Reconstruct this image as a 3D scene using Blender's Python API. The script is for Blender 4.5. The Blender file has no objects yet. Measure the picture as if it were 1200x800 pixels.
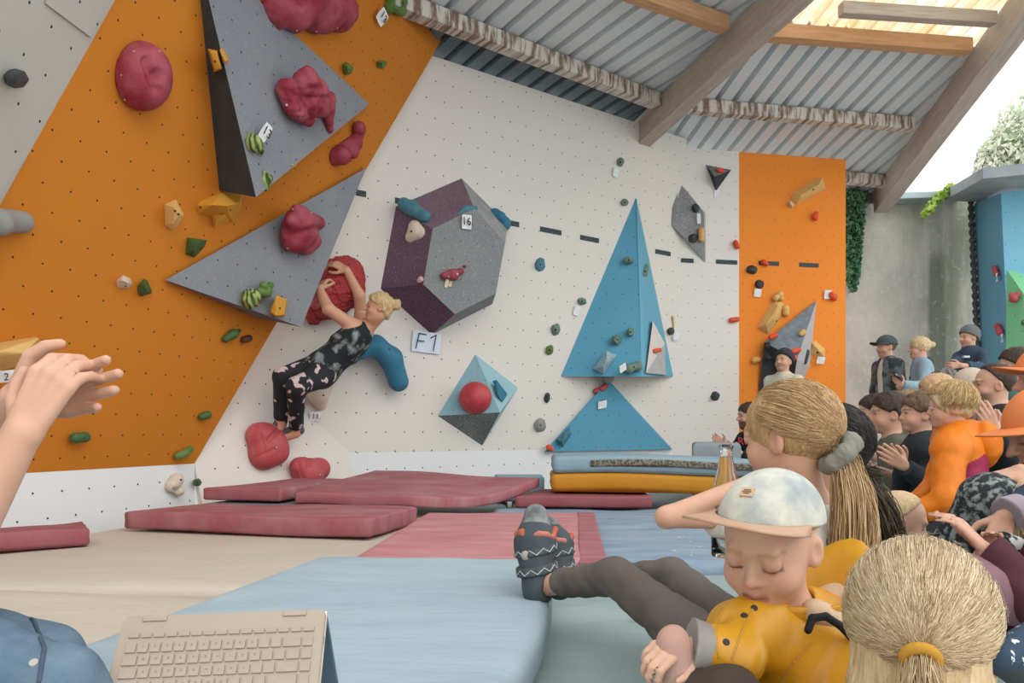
import bpy, bmesh, math, random
import numpy as np
from mathutils import Vector, Matrix, Quaternion
random.seed(7); np.random.seed(7)
SC = bpy.context.scene
COL = SC.collection
# ------------------------------------------------------------------ camera, sky, exposure
CAMZ, FPX, HOR = 0.60, 900.0, 500.0
cd = bpy.data.cameras.new('camera'); cam = bpy.data.objects.new('camera', cd); COL.objects.link(cam)
cam.location = (0, 0, CAMZ); cam.rotation_euler = (math.pi/2, 0, 0)
cd.sensor_width = 36.0; cd.lens = 36.0*FPX/1200.0; cd.shift_y = (HOR-400.0)/1200.0; cd.clip_start = 0.05; cd.clip_end = 200
SC.camera = cam
W = bpy.data.worlds.new('overcast_sky'); SC.world = W; W.use_nodes = True
bg = W.node_tree.nodes['Background']; bg.inputs[0].default_value = (0.95, 0.975, 1.0, 1); bg.inputs[1].default_value = 1.0
sd = bpy.data.lights.new('hazy_sun', 'SUN'); sun = bpy.data.objects.new('hazy_sun', sd); COL.objects.link(sun)
sd.energy = 0.55; sd.angle = math.radians(50); sd.color = (1.0, 0.93, 0.84)
sun.rotation_euler = (math.radians(50), math.radians(8), math.radians(30))
SC.view_settings.view_transform = 'Standard'; SC.view_settings.look = 'None'
SC.view_settings.exposure = 0.74; SC.view_settings.gamma = 1.0; SC.view_settings.use_curve_mapping = False

# ------------------------------------------------------------------ small helpers
def at(px, py, Y):
    return Vector(((px-600.0)/FPX*Y, Y, CAMZ+(HOR-py)/FPX*Y))
def gnd(px, py, z=0.0):
    return at(px, py, FPX*(CAMZ-z)/(py-HOR))
def C(h):
    h = h.lstrip('#'); r = [int(h[i:i+2], 16)/255.0 for i in (0, 2, 4)]
    return tuple(((c/12.92) if c <= 0.04045 else ((c+0.055)/1.055)**2.4) for c in r)+(1.0,)
def mixc(a, b, t): return tuple(a[i]*(1-t)+b[i]*t for i in range(3))+(1.0,)
class Plane:
    def __init__(s, p0, u, q):
        s.p = Vector(p0); s.u = Vector(u).normalized(); w = Vector(q)-s.p
        s.n = s.u.cross(w).normalized()
        if s.n.dot(Vector((0, 0, CAMZ))-s.p) < 0: s.n = -s.n
        s.v = s.n.cross(s.u).normalized()
        if s.v.z < 0: s.v = -s.v
    def hit(s, px, py, out=0.0):
        o = Vector((0, 0, CAMZ)); d = at(px, py, 1.0)-o
        t = (s.p+s.n*out-o).dot(s.n)/d.dot(s.n)
        return o+d*t
def pl3(a, b, c):
    return Plane(a, (Vector(b)-Vector(a)), c)
ORD = ['first', 'second', 'third', 'fourth', 'fifth', 'sixth', 'seventh', 'eighth', 'ninth', 'tenth', 'eleventh', 'twelfth', 'thirteenth']

# ------------------------------------------------------------------ materials
MATS = {}
def nodes_of(name):
    m = bpy.data.materials.new(name); m.use_nodes = True
    nt = m.node_tree; b = nt.nodes['Principled BSDF']
    return m, nt, b
def N(nt, t, **kw):
    n = nt.nodes.new(t)
    for k, v in kw.items(): setattr(n, k, v)
    return n
def math_(nt, op, a, b=None, c=None):
    n = N(nt, 'ShaderNodeMath', operation=op)
    for i, x in enumerate((a, b, c)):
        if x is None: continue
        if isinstance(x, (int, float)): n.inputs[i].default_value = x
        else: nt.links.new(x, n.inputs[i])
    return n.outputs[0]
def mixrgb(nt, fac, a, b, mode='MIX'):
    n = N(nt, 'ShaderNodeMix', data_type='RGBA', blend_type=mode)
    for idx, x in ((0, fac), (6, a), (7, b)):
        if isinstance(x, (int, float, tuple)): n.inputs[idx].default_value = x
        else: nt.links.new(x, n.inputs[idx])
    return n.outputs[2]
def ramp(nt, v, p0, p1):
    n = N(nt, 'ShaderNodeMapRange'); n.inputs[1].default_value = p0; n.inputs[2].default_value = p1
    nt.links.new(v, n.inputs[0]); return n.outputs[0]
def noise(nt, vec, scale, detail=4, rough=0.55):
    n = N(nt, 'ShaderNodeTexNoise'); n.inputs['Scale'].default_value = scale; n.inputs['Detail'].default_value = detail
    n.inputs['Roughness'].default_value = rough
    if vec is not None: nt.links.new(vec, n.inputs['Vector'])
    return n.outputs[0]
def bump(nt, b, h, strength=0.3, dist=0.01):
    n = N(nt, 'ShaderNodeBump'); n.inputs['Strength'].default_value = strength; n.inputs['Distance'].default_value = dist
    nt.links.new(h, n.inputs['Height']); nt.links.new(n.outputs[0], b.inputs['Normal'])
def plain(name, col, rough=0.7, var=0.12, scale=6.0, bmp=0.0, bscale=60.0, bdist=0.004, alt=None, metal=0.0, stretch=None, spec=0.3):
    """plain surface: colour with soft mottling towards alt (chalk, dust, wear)"""
    if name in MATS: return MATS[name]
    m, nt, b = nodes_of(name); MATS[name] = m
    tc = N(nt, 'ShaderNodeTexCoord'); v = tc.outputs['Object']
    if stretch:
        mp = N(nt, 'ShaderNodeMapping'); mp.inputs['Scale'].default_value = stretch; nt.links.new(v, mp.inputs[0]); v = mp.outputs[0]
    f = ramp(nt, noise(nt, v, scale, 5, 0.6), 0.35, 0.72)
    f = math_(nt, 'MULTIPLY', f, var)
    c = mixrgb(nt, f, tuple(col), tuple(alt) if alt else mixc(col, (0.75, 0.73, 0.7, 1), 0.8))
    nt.links.new(c, b.inputs['Base Color']); b.inputs['Roughness'].default_value = rough
    b.inputs['Metallic'].default_value = metal; b.inputs['Specular IOR Level'].default_value = spec
    if bmp > 0: bump(nt, b, noise(nt, v, bscale, 3), bmp, bdist)
    return m
def two_tone(name, c1, c2, scale=20.0, lo=0.48, hi=0.52, rough=0.8, c3=None, kind='noise', s3=9.0, lo3=.6, hi3=.63):
    if name in MATS: return MATS[name]
    m, nt, b = nodes_of(name); MATS[name] = m
    tc = N(nt, 'ShaderNodeTexCoord'); v = tc.outputs['Object']
    if kind == 'wave':
        w = N(nt, 'ShaderNodeTexWave'); w.inputs['Scale'].default_value = scale; w.inputs['Distortion'].default_value = 6.0
        w.inputs['Detail'].default_value = 2; nt.links.new(v, w.inputs['Vector']); f = w.outputs['Fac']
    else: f = noise(nt, v, scale, 3)
    c = mixrgb(nt, ramp(nt, f, lo, hi), tuple(c1), tuple(c2))
    if c3: c = mixrgb(nt, ramp(nt, noise(nt, v, s3, 1.5), lo3, hi3), c, tuple(c3))
    nt.links.new(c, b.inputs['Base Color']); b.inputs['Roughness'].default_value = rough
    b.inputs['Specular IOR Level'].default_value = 0.2
    return m
def board(name, col, su=0.175, sv=0.165, r=0.0065, rough=0.75, chalk=0.18, alt=None, speck=0.0, spec=0.25, amt=1.0):
    """painted plywood with staggered bolt holes, mapped in metres"""
    if name in MATS: return MATS[name]
    m, nt, b = nodes_of(name); MATS[name] = m
    uv = N(nt, 'ShaderNodeUVMap').outputs[0]
    sp = N(nt, 'ShaderNodeSeparateXYZ'); nt.links.new(uv, sp.inputs[0])
    V = math_(nt, 'DIVIDE', sp.outputs[1], sv); row = math_(nt, 'FLOOR', V)
    par = math_(nt, 'MULTIPLY', math_(nt, 'FLOORED_MODULO', row, 2.0), 0.5)
    U = math_(nt, 'ADD', math_(nt, 'DIVIDE', sp.outputs[0], su), par)
    du = math_(nt, 'MULTIPLY', math_(nt, 'SUBTRACT', math_(nt, 'FRACT', U), 0.5), su)
    dv = math_(nt, 'MULTIPLY', math_(nt, 'SUBTRACT', math_(nt, 'FRACT', V), 0.5), sv)
    d = math_(nt, 'SQRT', math_(nt, 'ADD', math_(nt, 'MULTIPLY', du, du), math_(nt, 'MULTIPLY', dv, dv)))
    hole = math_(nt, 'LESS_THAN', d, r)
    tc = N(nt, 'ShaderNodeTexCoord').outputs['Object']
    f = math_(nt, 'MULTIPLY', ramp(nt, noise(nt, tc, 1.6, 6, 0.62), 0.42, 0.75), chalk)
    c = mixrgb(nt, f, tuple(col), tuple(alt) if alt else mixc(col, (0.8, 0.78, 0.74, 1), 0.6))
    f2 = math_(nt, 'MULTIPLY', ramp(nt, noise(nt, tc, 9.0, 5, 0.7), 0.60, 0.80), chalk*0.8)
    c = mixrgb(nt, f2, c, mixc(col, (0.2, 0.2, 0.2, 1), 0.35))
    if speck > 0:
        f3 = math_(nt, 'MULTIPLY', ramp(nt, noise(nt, tc, 70.0, 2), 0.55, 0.7), speck)
        c = mixrgb(nt, f3, c, mixc(col, (0.85, 0.85, 0.85, 1), 0.6))
    c = mixrgb(nt, math_(nt, 'MULTIPLY', hole, amt), c, (0.018, 0.018, 0.018, 1))
    nt.links.new(c, b.inputs['Base Color']); b.inputs['Roughness'].default_value = rough
    b.inputs['Specular IOR Level'].default_value = spec
    bump(nt, b, math_(nt, 'SUBTRACT', math_(nt, 'MULTIPLY', noise(nt, tc, 90.0, 3), 0.15), hole), 0.25, 0.004)
    return m
def vcol(name, rough=0.6, spec=0.3, bmp=0.0, bscale=300.0, var=0.12, vscale=40.0, sheen=0.0, sss=0.0):
    if name in MATS: return MATS[name]
    m, nt, b = nodes_of(name); MATS[name] = m
    a = N(nt, 'ShaderNodeVertexColor', layer_name='col')
    tc = N(nt, 'ShaderNodeTexCoord').outputs['Object']
    f = math_(nt, 'MULTIPLY', ramp(nt, noise(nt, tc, vscale, 3), 0.3, 0.7), var)
    c = mixrgb(nt, f, a.outputs[0], mixrgb(nt, 1.0, a.outputs[0], (0.72, 0.55, 0.5, 1), 'MULTIPLY'))
    nt.links.new(c, b.inputs['Base Color']); b.inputs['Roughness'].default_value = rough
    b.inputs['Specular IOR Level'].default_value = spec
    if sss:
        b.inputs['Subsurface Weight'].default_value = sss; b.inputs['Subsurface Radius'].default_value = (0.012, 0.005, 0.003); b.inputs['Subsurface Scale'].default_value = 1.0
    if bmp > 0: bump(nt, b, noise(nt, tc, bscale, 2), bmp, 0.002)
    return m

# ------------------------------------------------------------------ object helpers
def tag(o, label, cat, group=None):
    o['label'] = label; o['category'] = cat
    if group: o['group'] = group
    return o
def link(name, me, mat=None, parent=None):
    o = bpy.data.objects.new(name, me); COL.objects.link(o)
    if mat is not None and me is not None:
        for m in (mat if isinstance(mat, (list, tuple)) else [mat]): me.materials.append(m)
    if parent is not None: o.parent = parent
    return o
def empty(name, loc):
    o = bpy.data.objects.new(name, None); o.location = loc; o.empty_display_size = 0.05; COL.objects.link(o); return o
def child(o, root):
    """parent keeping the place in the world (root has only a location)"""
    o.parent = root; o.matrix_parent_inverse = Matrix.Translation(-root.location); return o
def recenter(me, c):
    n = len(me.vertices); a = np.empty(n*3, np.float32); me.vertices.foreach_get('co', a)
    a = a.reshape(-1, 3)-np.array(c, np.float32); me.vertices.foreach_set('co', a.ravel()); me.update()
def mesh_from(name, verts, faces, smooth=False, uvm=True):
    me = bpy.data.meshes.new(name); me.from_pydata([tuple(v) for v in verts], [], [tuple(f) for f in faces]); me.update()
    if uvm: face_uv(me)
    if smooth: me.shade_smooth()
    return me
def face_uv(me):
    uvl = me.uv_layers.new(name='UVMap')
    for p in me.polygons:
        n = p.normal; u = Vector((-n.y, n.x, 0)) if abs(n.z) < 0.95 else Vector((1, 0, 0))
        u.normalize(); v = n.cross(u)
        for li in p.loop_indices:
            c = me.vertices[me.loops[li].vertex_index].co; uvl.data[li].uv = (c.dot(u), c.dot(v))
def place(o, c):
    """move the object's origin to world point c"""
    recenter(o.data, c); o.location = c; return o
def slab(name, pts, n, thick, mat, parent=None, kind=None):
    """flat plate with the front face pts (counter-clockwise or not), extruded back along -n"""
    pts = [Vector(p) for p in pts]; k = len(pts); back = [p-n*thick for p in pts]
    nn = sum(((pts[(i+1) % k]-pts[0]).cross(pts[(i+2) % k]-pts[0]) for i in range(1, k-1)), Vector())
    order = list(range(k)) if nn.dot(n) > 0 else list(range(k))[::-1]
    f = [order, [k+i for i in order[::-1]]]
    for i in range(k):
        a, b = order[i], order[(i+1) % k]; f.append([b, a, k+a, k+b])
    o = link(name, mesh_from(name, pts+back, f), mat, parent)
    c = sum(pts, Vector())/k
    if parent is None: place(o, c)
    if kind: o['kind'] = kind
    return o
def boxbm(bm, c, half, rot=None, bevel=0.0):
    M = Matrix.Translation(c) @ (rot.to_4x4() if rot else Matrix.Identity(4)) @ Matrix.Diagonal((half[0]*2, half[1]*2, half[2]*2, 1))
    g = bmesh.ops.create_cube(bm, size=1.0, matrix=M)
    if bevel: 
        es = set(e for v in g['verts'] for e in v.link_edges)
        bmesh.ops.bevel(bm, geom=list(es), offset=bevel, segments=2, affect='EDGES', profile=0.5)
def bm_obj(name, bm, mat, parent=None, smooth=False, uvm=False):
    me = bpy.data.meshes.new(name); bm.normal_update(); bm.to_mesh(me); bm.free()
    if uvm: face_uv(me)
    if smooth: me.shade_smooth()
    return link(name, me, mat, parent)
def frame(x, up=Vector((0, 0, 1))):
    """rotation whose X axis is x and Z is near up"""
    x = Vector(x).normalized(); y = Vector(up).cross(x)
    if y.length < 1e-5: y = Vector((0, 1, 0))
    y.normalize(); z = x.cross(y); return Matrix((x, y, z)).transposed()
def beam(name, a, b, w, h, mat, parent=None, up=Vector((0, 0, 1)), bevel=0.008):
    a = Vector(a); b = Vector(b); bm = bmesh.new(); R = frame(b-a, up)
    boxbm(bm, Vector((0, 0, 0)), ((b-a).length/2, w/2, h/2), None, bevel)
    o = bm_obj(name, bm, mat); o.matrix_world = Matrix.Translation((a+b)/2) @ R.to_4x4()
    if parent: child(o, parent)
    return o

# ------------------------------------------------------------------ implicit surfaces -> one smooth mesh
class SDF:
    def __init__(s): s.p = []
    def cone(s, a, b, ra, rb, k=0.01, sub=False, cut=False):
        s.p.append(('c', np.array(a, float), np.array(b, float), float(ra), float(rb), k, sub, cut)); return s
    def ball(s, c, r, k=0.01, sub=False): return s.ell(c, (r, r, r), k, None, sub)
    def ell(s, c, r, k=0.01, rot=None, sub=False):
        R = np.array(rot, float) if rot is not None else np.eye(3)
        s.p.append(('e', np.array(c, float), np.array(r, float), R, k, sub)); return s
    def box(s, c, half, rnd, k=0.005, rot=None, sub=False):
        R = np.array(rot, float) if rot is not None else np.eye(3)
        s.p.append(('b', np.array(c, float), np.array(half, float), R, float(rnd), k, sub)); return s
    def half(s, p, n, k=0.0):
        """remove everything on the +n side of p"""
        s.p.append(('h', np.array(p, float), np.array(n, float)/np.linalg.norm(n), k)); return s
    def ext(s, q):
        if q[0] == 'c':
            r = max(q[3], q[4]); return np.minimum(q[1], q[2])-r, np.maximum(q[1], q[2])+r
        if q[0] == 'e':
            e = np.sqrt(((q[3]*q[2])**2).sum(1)); return q[1]-e, q[1]+e
        if q[0] == 'b':
            e = np.abs(q[3]) @ q[2]; return q[1]-e, q[1]+e
    def mesh(s, name, h, smooth=True, lim=None):
        ad = [s.ext(q) for q in s.p if q[0] != 'h' and not q[-1 if q[0] != 'c' else -2]]
        lo = np.min([e[0] for e in ad], 0)-2.5*h; hi = np.max([e[1] for e in ad], 0)+2.5*h
        if lim is not None: lo = np.maximum(lo, lim[0]); hi = np.minimum(hi, lim[1])
        n = np.maximum(np.ceil((hi-lo)/h).astype(int)+1, 4)
        f = np.full(n, 0.06, np.float32)
        ax = [lo[i]+h*np.arange(n[i]) for i in range(3)]
        for q in s.p:
            if q[0] == 'h':
                d = (ax[0][:, None, None]-q[1][0])*q[2][0]+(ax[1][None, :, None]-q[1][1])*q[2][1]+(ax[2][None, None, :]-q[1][2])*q[2][2]
                np.maximum(f, d.astype(np.float32), out=f); continue
            k = q[5] if q[0] in 'cb' else q[4]
            a, b = s.ext(q); m = k+3*h
            i0 = np.clip(np.floor((a-m-lo)/h).astype(int), 0, n); i1 = np.clip(np.ceil((b+m-lo)/h).astype(int)+1, 0, n)
            if (i1 <= i0).any(): continue
            sl = tuple(slice(i0[i], i1[i]) for i in range(3))
            X = (ax[0][sl[0]][:, None, None], ax[1][sl[1]][None, :, None], ax[2][sl[2]][None, None, :])
            if q[0] == 'c':
                A, B, ra, rb = q[1:5]; ba = B-A; L2 = max(float(ba @ ba), 1e-9)
                t0 = ((X[0]-A[0])*ba[0]+(X[1]-A[1])*ba[1]+(X[2]-A[2])*ba[2])/L2
                t = np.clip(t0, 0, 1)
                d = np.sqrt((X[0]-A[0]-t*ba[0])**2+(X[1]-A[1]-t*ba[1])**2+(X[2]-A[2]-t*ba[2])**2)-(ra+(rb-ra)*t)
                if q[7]: d = np.maximum(d, (t0-1)*math.sqrt(L2))
                sub = q[6]
            else:
                c, r, R = q[1], q[2], q[3]
                l = [(X[0]-c[0])*R[0, j]+(X[1]-c[1])*R[1, j]+(X[2]-c[2])*R[2, j] for j in range(3)]
                if q[0] == 'e':
                    k0 = np.sqrt((l[0]/r[0])**2+(l[1]/r[1])**2+(l[2]/r[2])**2)
                    k1 = np.sqrt((l[0]/r[0]**2)**2+(l[1]/r[1]**2)**2+(l[2]/r[2]**2)**2)
                    d = np.where(k1 > 1e-6, k0*(k0-1)/np.maximum(k1, 1e-6), -min(r)); sub = q[5]
                else:
                    e = [np.abs(l[j])-r[j]+q[4] for j in range(3)]
                    d = np.sqrt(sum(np.maximum(x, 0)**2 for x in e))+np.minimum(np.maximum(np.maximum(e[0], e[1]), e[2]), 0)-q[4]; sub = q[6]
            g = f[sl]; d = d.astype(np.float32)
            if sub:
                d = -d; r_ = np.maximum(g, d)
                if k > 0: r_ += np.maximum(k-np.abs(g-d), 0)**2/(4*k)
            else:
                r_ = np.minimum(g, d)
                if k > 0: r_ -= np.maximum(k-np.abs(g-d), 0)**2/(4*k)
            f[sl] = r_
        f[0] = f[-1] = 0.05; f[:, 0] = f[:, -1] = 0.05; f[:, :, 0] = f[:, :, -1] = 0.05
        return nets(name, f, lo, h, smooth)
def quads_mesh(name, V, Q, smooth=True):
    me = bpy.data.meshes.new(name); me.vertices.add(len(V)); me.vertices.foreach_set('co', np.ascontiguousarray(V, np.float32).ravel())
    k = Q.shape[1]; me.loops.add(Q.size); me.loops.foreach_set('vertex_index', np.ascontiguousarray(Q, np.int32).ravel())
    me.polygons.add(len(Q)); me.polygons.foreach_set('loop_start', np.arange(0, Q.size, k, dtype=np.int32))
    me.update(calc_edges=True)
    if smooth: me.shade_smooth()
    return me
def nets(name, f, lo, h, smooth=True):
    s = f < 0; nx, ny, nz = f.shape
    cnt = np.zeros((nx-1, ny-1, nz-1), np.int8)
    offs = [(i, j, k) for i in (0, 1) for j in (0, 1) for k in (0, 1)]
    for i, j, k in offs: cnt += s[i:nx-1+i, j:ny-1+j, k:nz-1+k]
    act = (cnt > 0) & (cnt < 8); idx = np.argwhere(act)
    vals = np.stack([f[idx[:, 0]+i, idx[:, 1]+j, idx[:, 2]+k] for i, j, k in offs], 1)
    P = np.zeros((len(idx), 3)); w = np.zeros(len(idx))
    for a in range(8):
        for b in range(a+1, 8):
            oa, ob = np.array(offs[a]), np.array(offs[b])
            if np.abs(oa-ob).sum() != 1: continue
            va, vb = vals[:, a], vals[:, b]; m = (va < 0) != (vb < 0)
            t = np.where(m, va/np.where(m, va-vb, 1), 0)
            P += m[:, None]*(oa+t[:, None]*(ob-oa)); w += m
    V = lo+h*(idx+P/w[:, None])
    vid = np.full(cnt.shape, -1, np.int32); vid[act] = np.arange(len(idx)); Q = []
    for ax in range(3):
        A = [slice(None)]*3; B = [slice(None)]*3; A[ax] = slice(0, -1); B[ax] = slice(1, None)
        ch = s[tuple(A)] != s[tuple(B)]; e = np.argwhere(ch); 
        o1, o2 = (ax+1) % 3, (ax+2) % 3
        ok = (e[:, o1] > 0) & (e[:, o2] > 0) & (e[:, o1] < f.shape[o1]-1) & (e[:, o2] < f.shape[o2]-1); e = e[ok]
        ins = s[tuple(e.T)]
        def g(d1, d2):
            c = e.copy(); c[:, o1] += d1; c[:, o2] += d2; return vid[tuple(c.T)]
        q = np.stack([g(-1, -1), g(0, -1), g(0, 0), g(-1, 0)], 1)
        q[~ins] = q[~ins][:, ::-1]; Q.append(q)
    return quads_mesh(name, V, np.concatenate(Q), smooth)
def verts_of(me):
    a = np.empty(len(me.vertices)*3, np.float32); me.vertices.foreach_get('co', a); return a.reshape(-1, 3).astype(float)
def normals_of(me):
    a = np.empty(len(me.vertices)*3, np.float32); me.vertices.foreach_get('normal', a); return a.reshape(-1, 3).astype(float)
def set_col(me, c):
    at_ = me.color_attributes.new('col', 'FLOAT_COLOR', 'POINT')
    c = np.concatenate([c[:, :3], np.ones((len(c), 1))], 1).astype(np.float32); at_.data.foreach_set('color', c.ravel())
def displace(me, amp, freq, seed=0, aniso=(1, 1, 1)):
    """soft folds: a sum of sine waves along the normals"""
    V = verts_of(me); n = normals_of(me); rs = np.random.RandomState(seed); d = np.zeros(len(V))
    for i in range(7):
        k = rs.normal(size=3)*freq*np.array(aniso)*(0.6+0.35*i); d += np.sin(V @ k+rs.uniform(0, 6.28)+1.5*np.sin(V @ rs.normal(size=3)*freq*0.7))/(1+0.5*i)
    V += n*(d*amp/2.2)[:, None]; me.vertices.foreach_set('co', V.astype(np.float32).ravel()); me.update()
# ------------------------------------------------------------------ the planes of the hall
def az(deg): return Vector((math.sin(math.radians(deg)), math.cos(math.radians(deg)), 0))
dA = az(53.8); dB = az(78.0); dC = az(19.9); UPV = Vector((0, 0, 1))
A0 = Vector((-0.789, 7.1, 0.4))
PAv = Plane(A0, dA, A0+UPV)
b0 = PAv.hit(788, 525); PB = Plane(b0, dB, b0+UPV)
PA = Plane(b0, dA, PB.hit(805, 163))
a0 = PA.hit(411, 575); cd_ = Vector((-2.271, 5.496, 0.0)); PC = Plane(cd_, dC, cd_+UPV)
PO = Plane(PC.hit(228, 543), dC, PA.hit(545, 0))
PD = pl3(PC.hit(228, 543), PA.hit(410, 530), PA.hit(295, 425))
e1, e2 = PO.hit(135, 0), PO.hit(0, 240)
PW = pl3(e1, e2, at(0, 0, 3.25))

white = board('white_panel', C('#d9d5cd'), 0.19, 0.17, chalk=0.10, alt=C('#c9bfb4'))
white_r = board('white_panel_back', C('#dbd8d2'), 0.175, 0.165, chalk=0.08, alt=C('#cfc6bd'), amt=0.75)
kickm = board('kick_panel', C('#e0e2e2'), 0.185, 0.15, chalk=0.12, alt=C('#cfd0cf'))
orange_l = board('orange_panel_shaded', C('#c07622'), 0.165, 0.135, r=0.006, chalk=0.2, alt=C('#c06e22'))  # darker copy of the orange, the overhang's shade is in the colour
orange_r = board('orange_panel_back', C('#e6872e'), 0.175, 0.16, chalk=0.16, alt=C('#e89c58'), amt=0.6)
greyw = board('grey_panel', C('#bdbcb4'), 0.21, 0.2, r=0.008, chalk=0.25, alt=C('#cfcbc2'))
GZ = -0.15
def poly(name, plane, pix, mat, thick=0.05, out=0.0, parent=None):
    return slab(name, [plane.hit(x, y, out) for x, y in pix], plane.n, thick, mat, parent, 'structure')
def cutz(p, plane, z):   # the point straight below p on the plane at height z
    d = (z-p.z)/plane.v.z; return p+plane.v*d
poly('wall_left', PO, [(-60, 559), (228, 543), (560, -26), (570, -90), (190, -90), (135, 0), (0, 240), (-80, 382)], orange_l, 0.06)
poly('wall_upper_left', PW, [(175, -70), (135, 0), (0, 240), (-80, 382), (-160, 300), (-160, -90)], greyw, 0.06)
for pix in ([(60, -70), (168, -70), (131, 0), (107, 44), (55, 5)], [(-80, 150), (0, 164), (34, 178), (14, 208), (-4, 240), (-84, 380)]):
    pn = slab('panel', [PW.hit(x, y, .012) for x, y in pix], PW.n, .010, greyw); child(pn, bpy.data.objects['wall_upper_left']); pn.location = pn.location
c1 = PC.hit(-60, 559); c2 = PC.hit(228, 543)
slab('wall_lower_left', [c1, c2, cutz(c2, PC, GZ), cutz(c1, PC, GZ)], PC.n, 0.05, kickm, None, 'structure')
d1, d2, d3 = PC.hit(228, 543), PA.hit(410, 530), PA.hit(295, 425)
dd1, dd2 = cutz(d1, PC, GZ), cutz(d2, PA, GZ)
def free_slab(name, pts, back, mat):
    pts = [Vector(p) for p in pts]; n = (pts[1]-pts[0]).cross(pts[2]-pts[0]).normalized()
    if n.dot(Vector((0, 0, CAMZ))-pts[0]) < 0: n = -n
    return slab(name, pts, n, back, mat, None, 'structure')
slab('wall_corner_left', [d1, d3, d2, cutz(d2, PD, GZ), cutz(d1, PD, GZ)], PD.n, 0.05, white, None, 'structure')
poly('wall_front', PA, [(410, 530), (788, 525), (805, 163), (515, 68), (420, 40), (270, 430), (295, 425)], white, 0.06)
ak1, ak2 = PA.hit(410, 530), PA.hit(790, 525)
slab('wall_lower_front', [ak1, ak2, Vector((ak2.x, ak2.y, GZ)), Vector((ak1.x, ak1.y, GZ))], PAv.n, 0.05, kickm, None, 'structure')
bw = [PB.hit(780, 171), PB.hit(866, 178), PB.hit(866, 500), PB.hit(780, 500)]
bw[2].z = bw[3].z = GZ
slab('wall_front_right', bw, PB.n, 0.06, white_r, None, 'structure')
bo = [PB.hit(866, 178), PB.hit(991, 187), PB.hit(991, 500), PB.hit(866, 500)]; bo[2].z = bo[3].z = GZ
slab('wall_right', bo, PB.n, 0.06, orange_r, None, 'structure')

# unseen wall added left of the frame to keep light off the overhang
cl0 = cutz(PC.hit(-60, 559), PC, GZ)
slab('wall_unseen_left', [Vector((-3.3, 4.2, GZ)), Vector((-3.3, -3.0, GZ)), Vector((-3.3, -3.0, 4.4)), Vector((-3.3, 4.2, 4.4))], Vector((1, 0, 0)), 0.1, greyw, None, 'structure')

# ground, concrete wall behind
groundm = plain('ground', C('#a5a19a'), 0.9, 0.3, 3.0, 0.4, 40)
gv = [(-9, -6, GZ), (14, -6, GZ), (14, 22, GZ), (-9, 22, GZ)]
fl = link('floor', mesh_from('floor', gv+[(x, y, GZ-0.1) for x, y, z in gv], [(0, 1, 2, 3), (7, 6, 5, 4), (0, 4, 5, 1), (1, 5, 6, 2), (2, 6, 7, 3), (3, 7, 4, 0)]), groundm); fl['kind'] = 'structure'
def concrete():
    m, nt, b = nodes_of('concrete'); tc = N(nt, 'ShaderNodeTexCoord').outputs['Object']
    c = mixrgb(nt, ramp(nt, noise(nt, tc, 1.2, 6, 0.65), 0.35, 0.7), C('#cfcac0'), C('#a9a69d'))
    mp = N(nt, 'ShaderNodeMapping'); mp.inputs['Scale'].default_value = (1.5, 1, 0.22); nt.links.new(tc, mp.inputs[0])
    sx = N(nt, 'ShaderNodeSeparateXYZ'); nt.links.new(tc, sx.inputs[0])
    reg = ramp(nt, sx.outputs[0], -0.4, 0.5)
    moss = math_(nt, 'MULTIPLY', ramp(nt, noise(nt, mp.outputs[0], 1.6, 6, 0.7), 0.40, 0.62), reg)
    c = mixrgb(nt, math_(nt, 'MULTIPLY', moss, 0.8), c, C('#7f8a72'))
    # dark vertical water stain
    q = math_(nt, 'ABSOLUTE', math_(nt, 'SUBTRACT', math_(nt, 'ADD', sx.outputs[0], math_(nt, 'MULTIPLY', noise(nt, mp.outputs[0], 3.0, 3), 0.3)), 0.62))
    st = math_(nt, 'MULTIPLY', ramp(nt, q, 0.16, 0.08), ramp(nt, sx.outputs[2], 1.35, 1.1))
    c = mixrgb(nt, math_(nt, 'MULTIPLY', st, 0.75), c, C('#6c7663'))
    c = mixrgb(nt, math_(nt, 'MULTIPLY', ramp(nt, noise(nt, tc, 14, 4), 0.58, 0.7), 0.35), c, C('#e0dcd2'))
    nt.links.new(c, b.inputs['Base Color']); b.inputs['Roughness'].default_value = 0.9
    bump(nt, b, noise(nt, tc, 12, 6, 0.7), 0.4, 0.03); return m
concm = concrete()
YB = 10.9
cw0, cw1 = at(975, 234, YB-0.2), at(1150, 232, YB+0.15)
cn = Vector((0.03, -1, 0)).normalized()
slab('wall_back', [cw0, cw1, Vector((cw1.x, cw1.y, GZ)), Vector((cw0.x, cw0.y, GZ))], cn, 0.3, concm, None, 'structure')
metal_cap = plain('zinc_coping', C('#9fb0b6'), 0.45, 0.2, 5, metal=0.3)
k0, k1 = at(1040, 234, YB-0.22), at(1125, 231, YB+0.05)
o = beam('trim_1', k0, k1, 0.4, 0.09, metal_cap); o['kind'] = 'structure'

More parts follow.
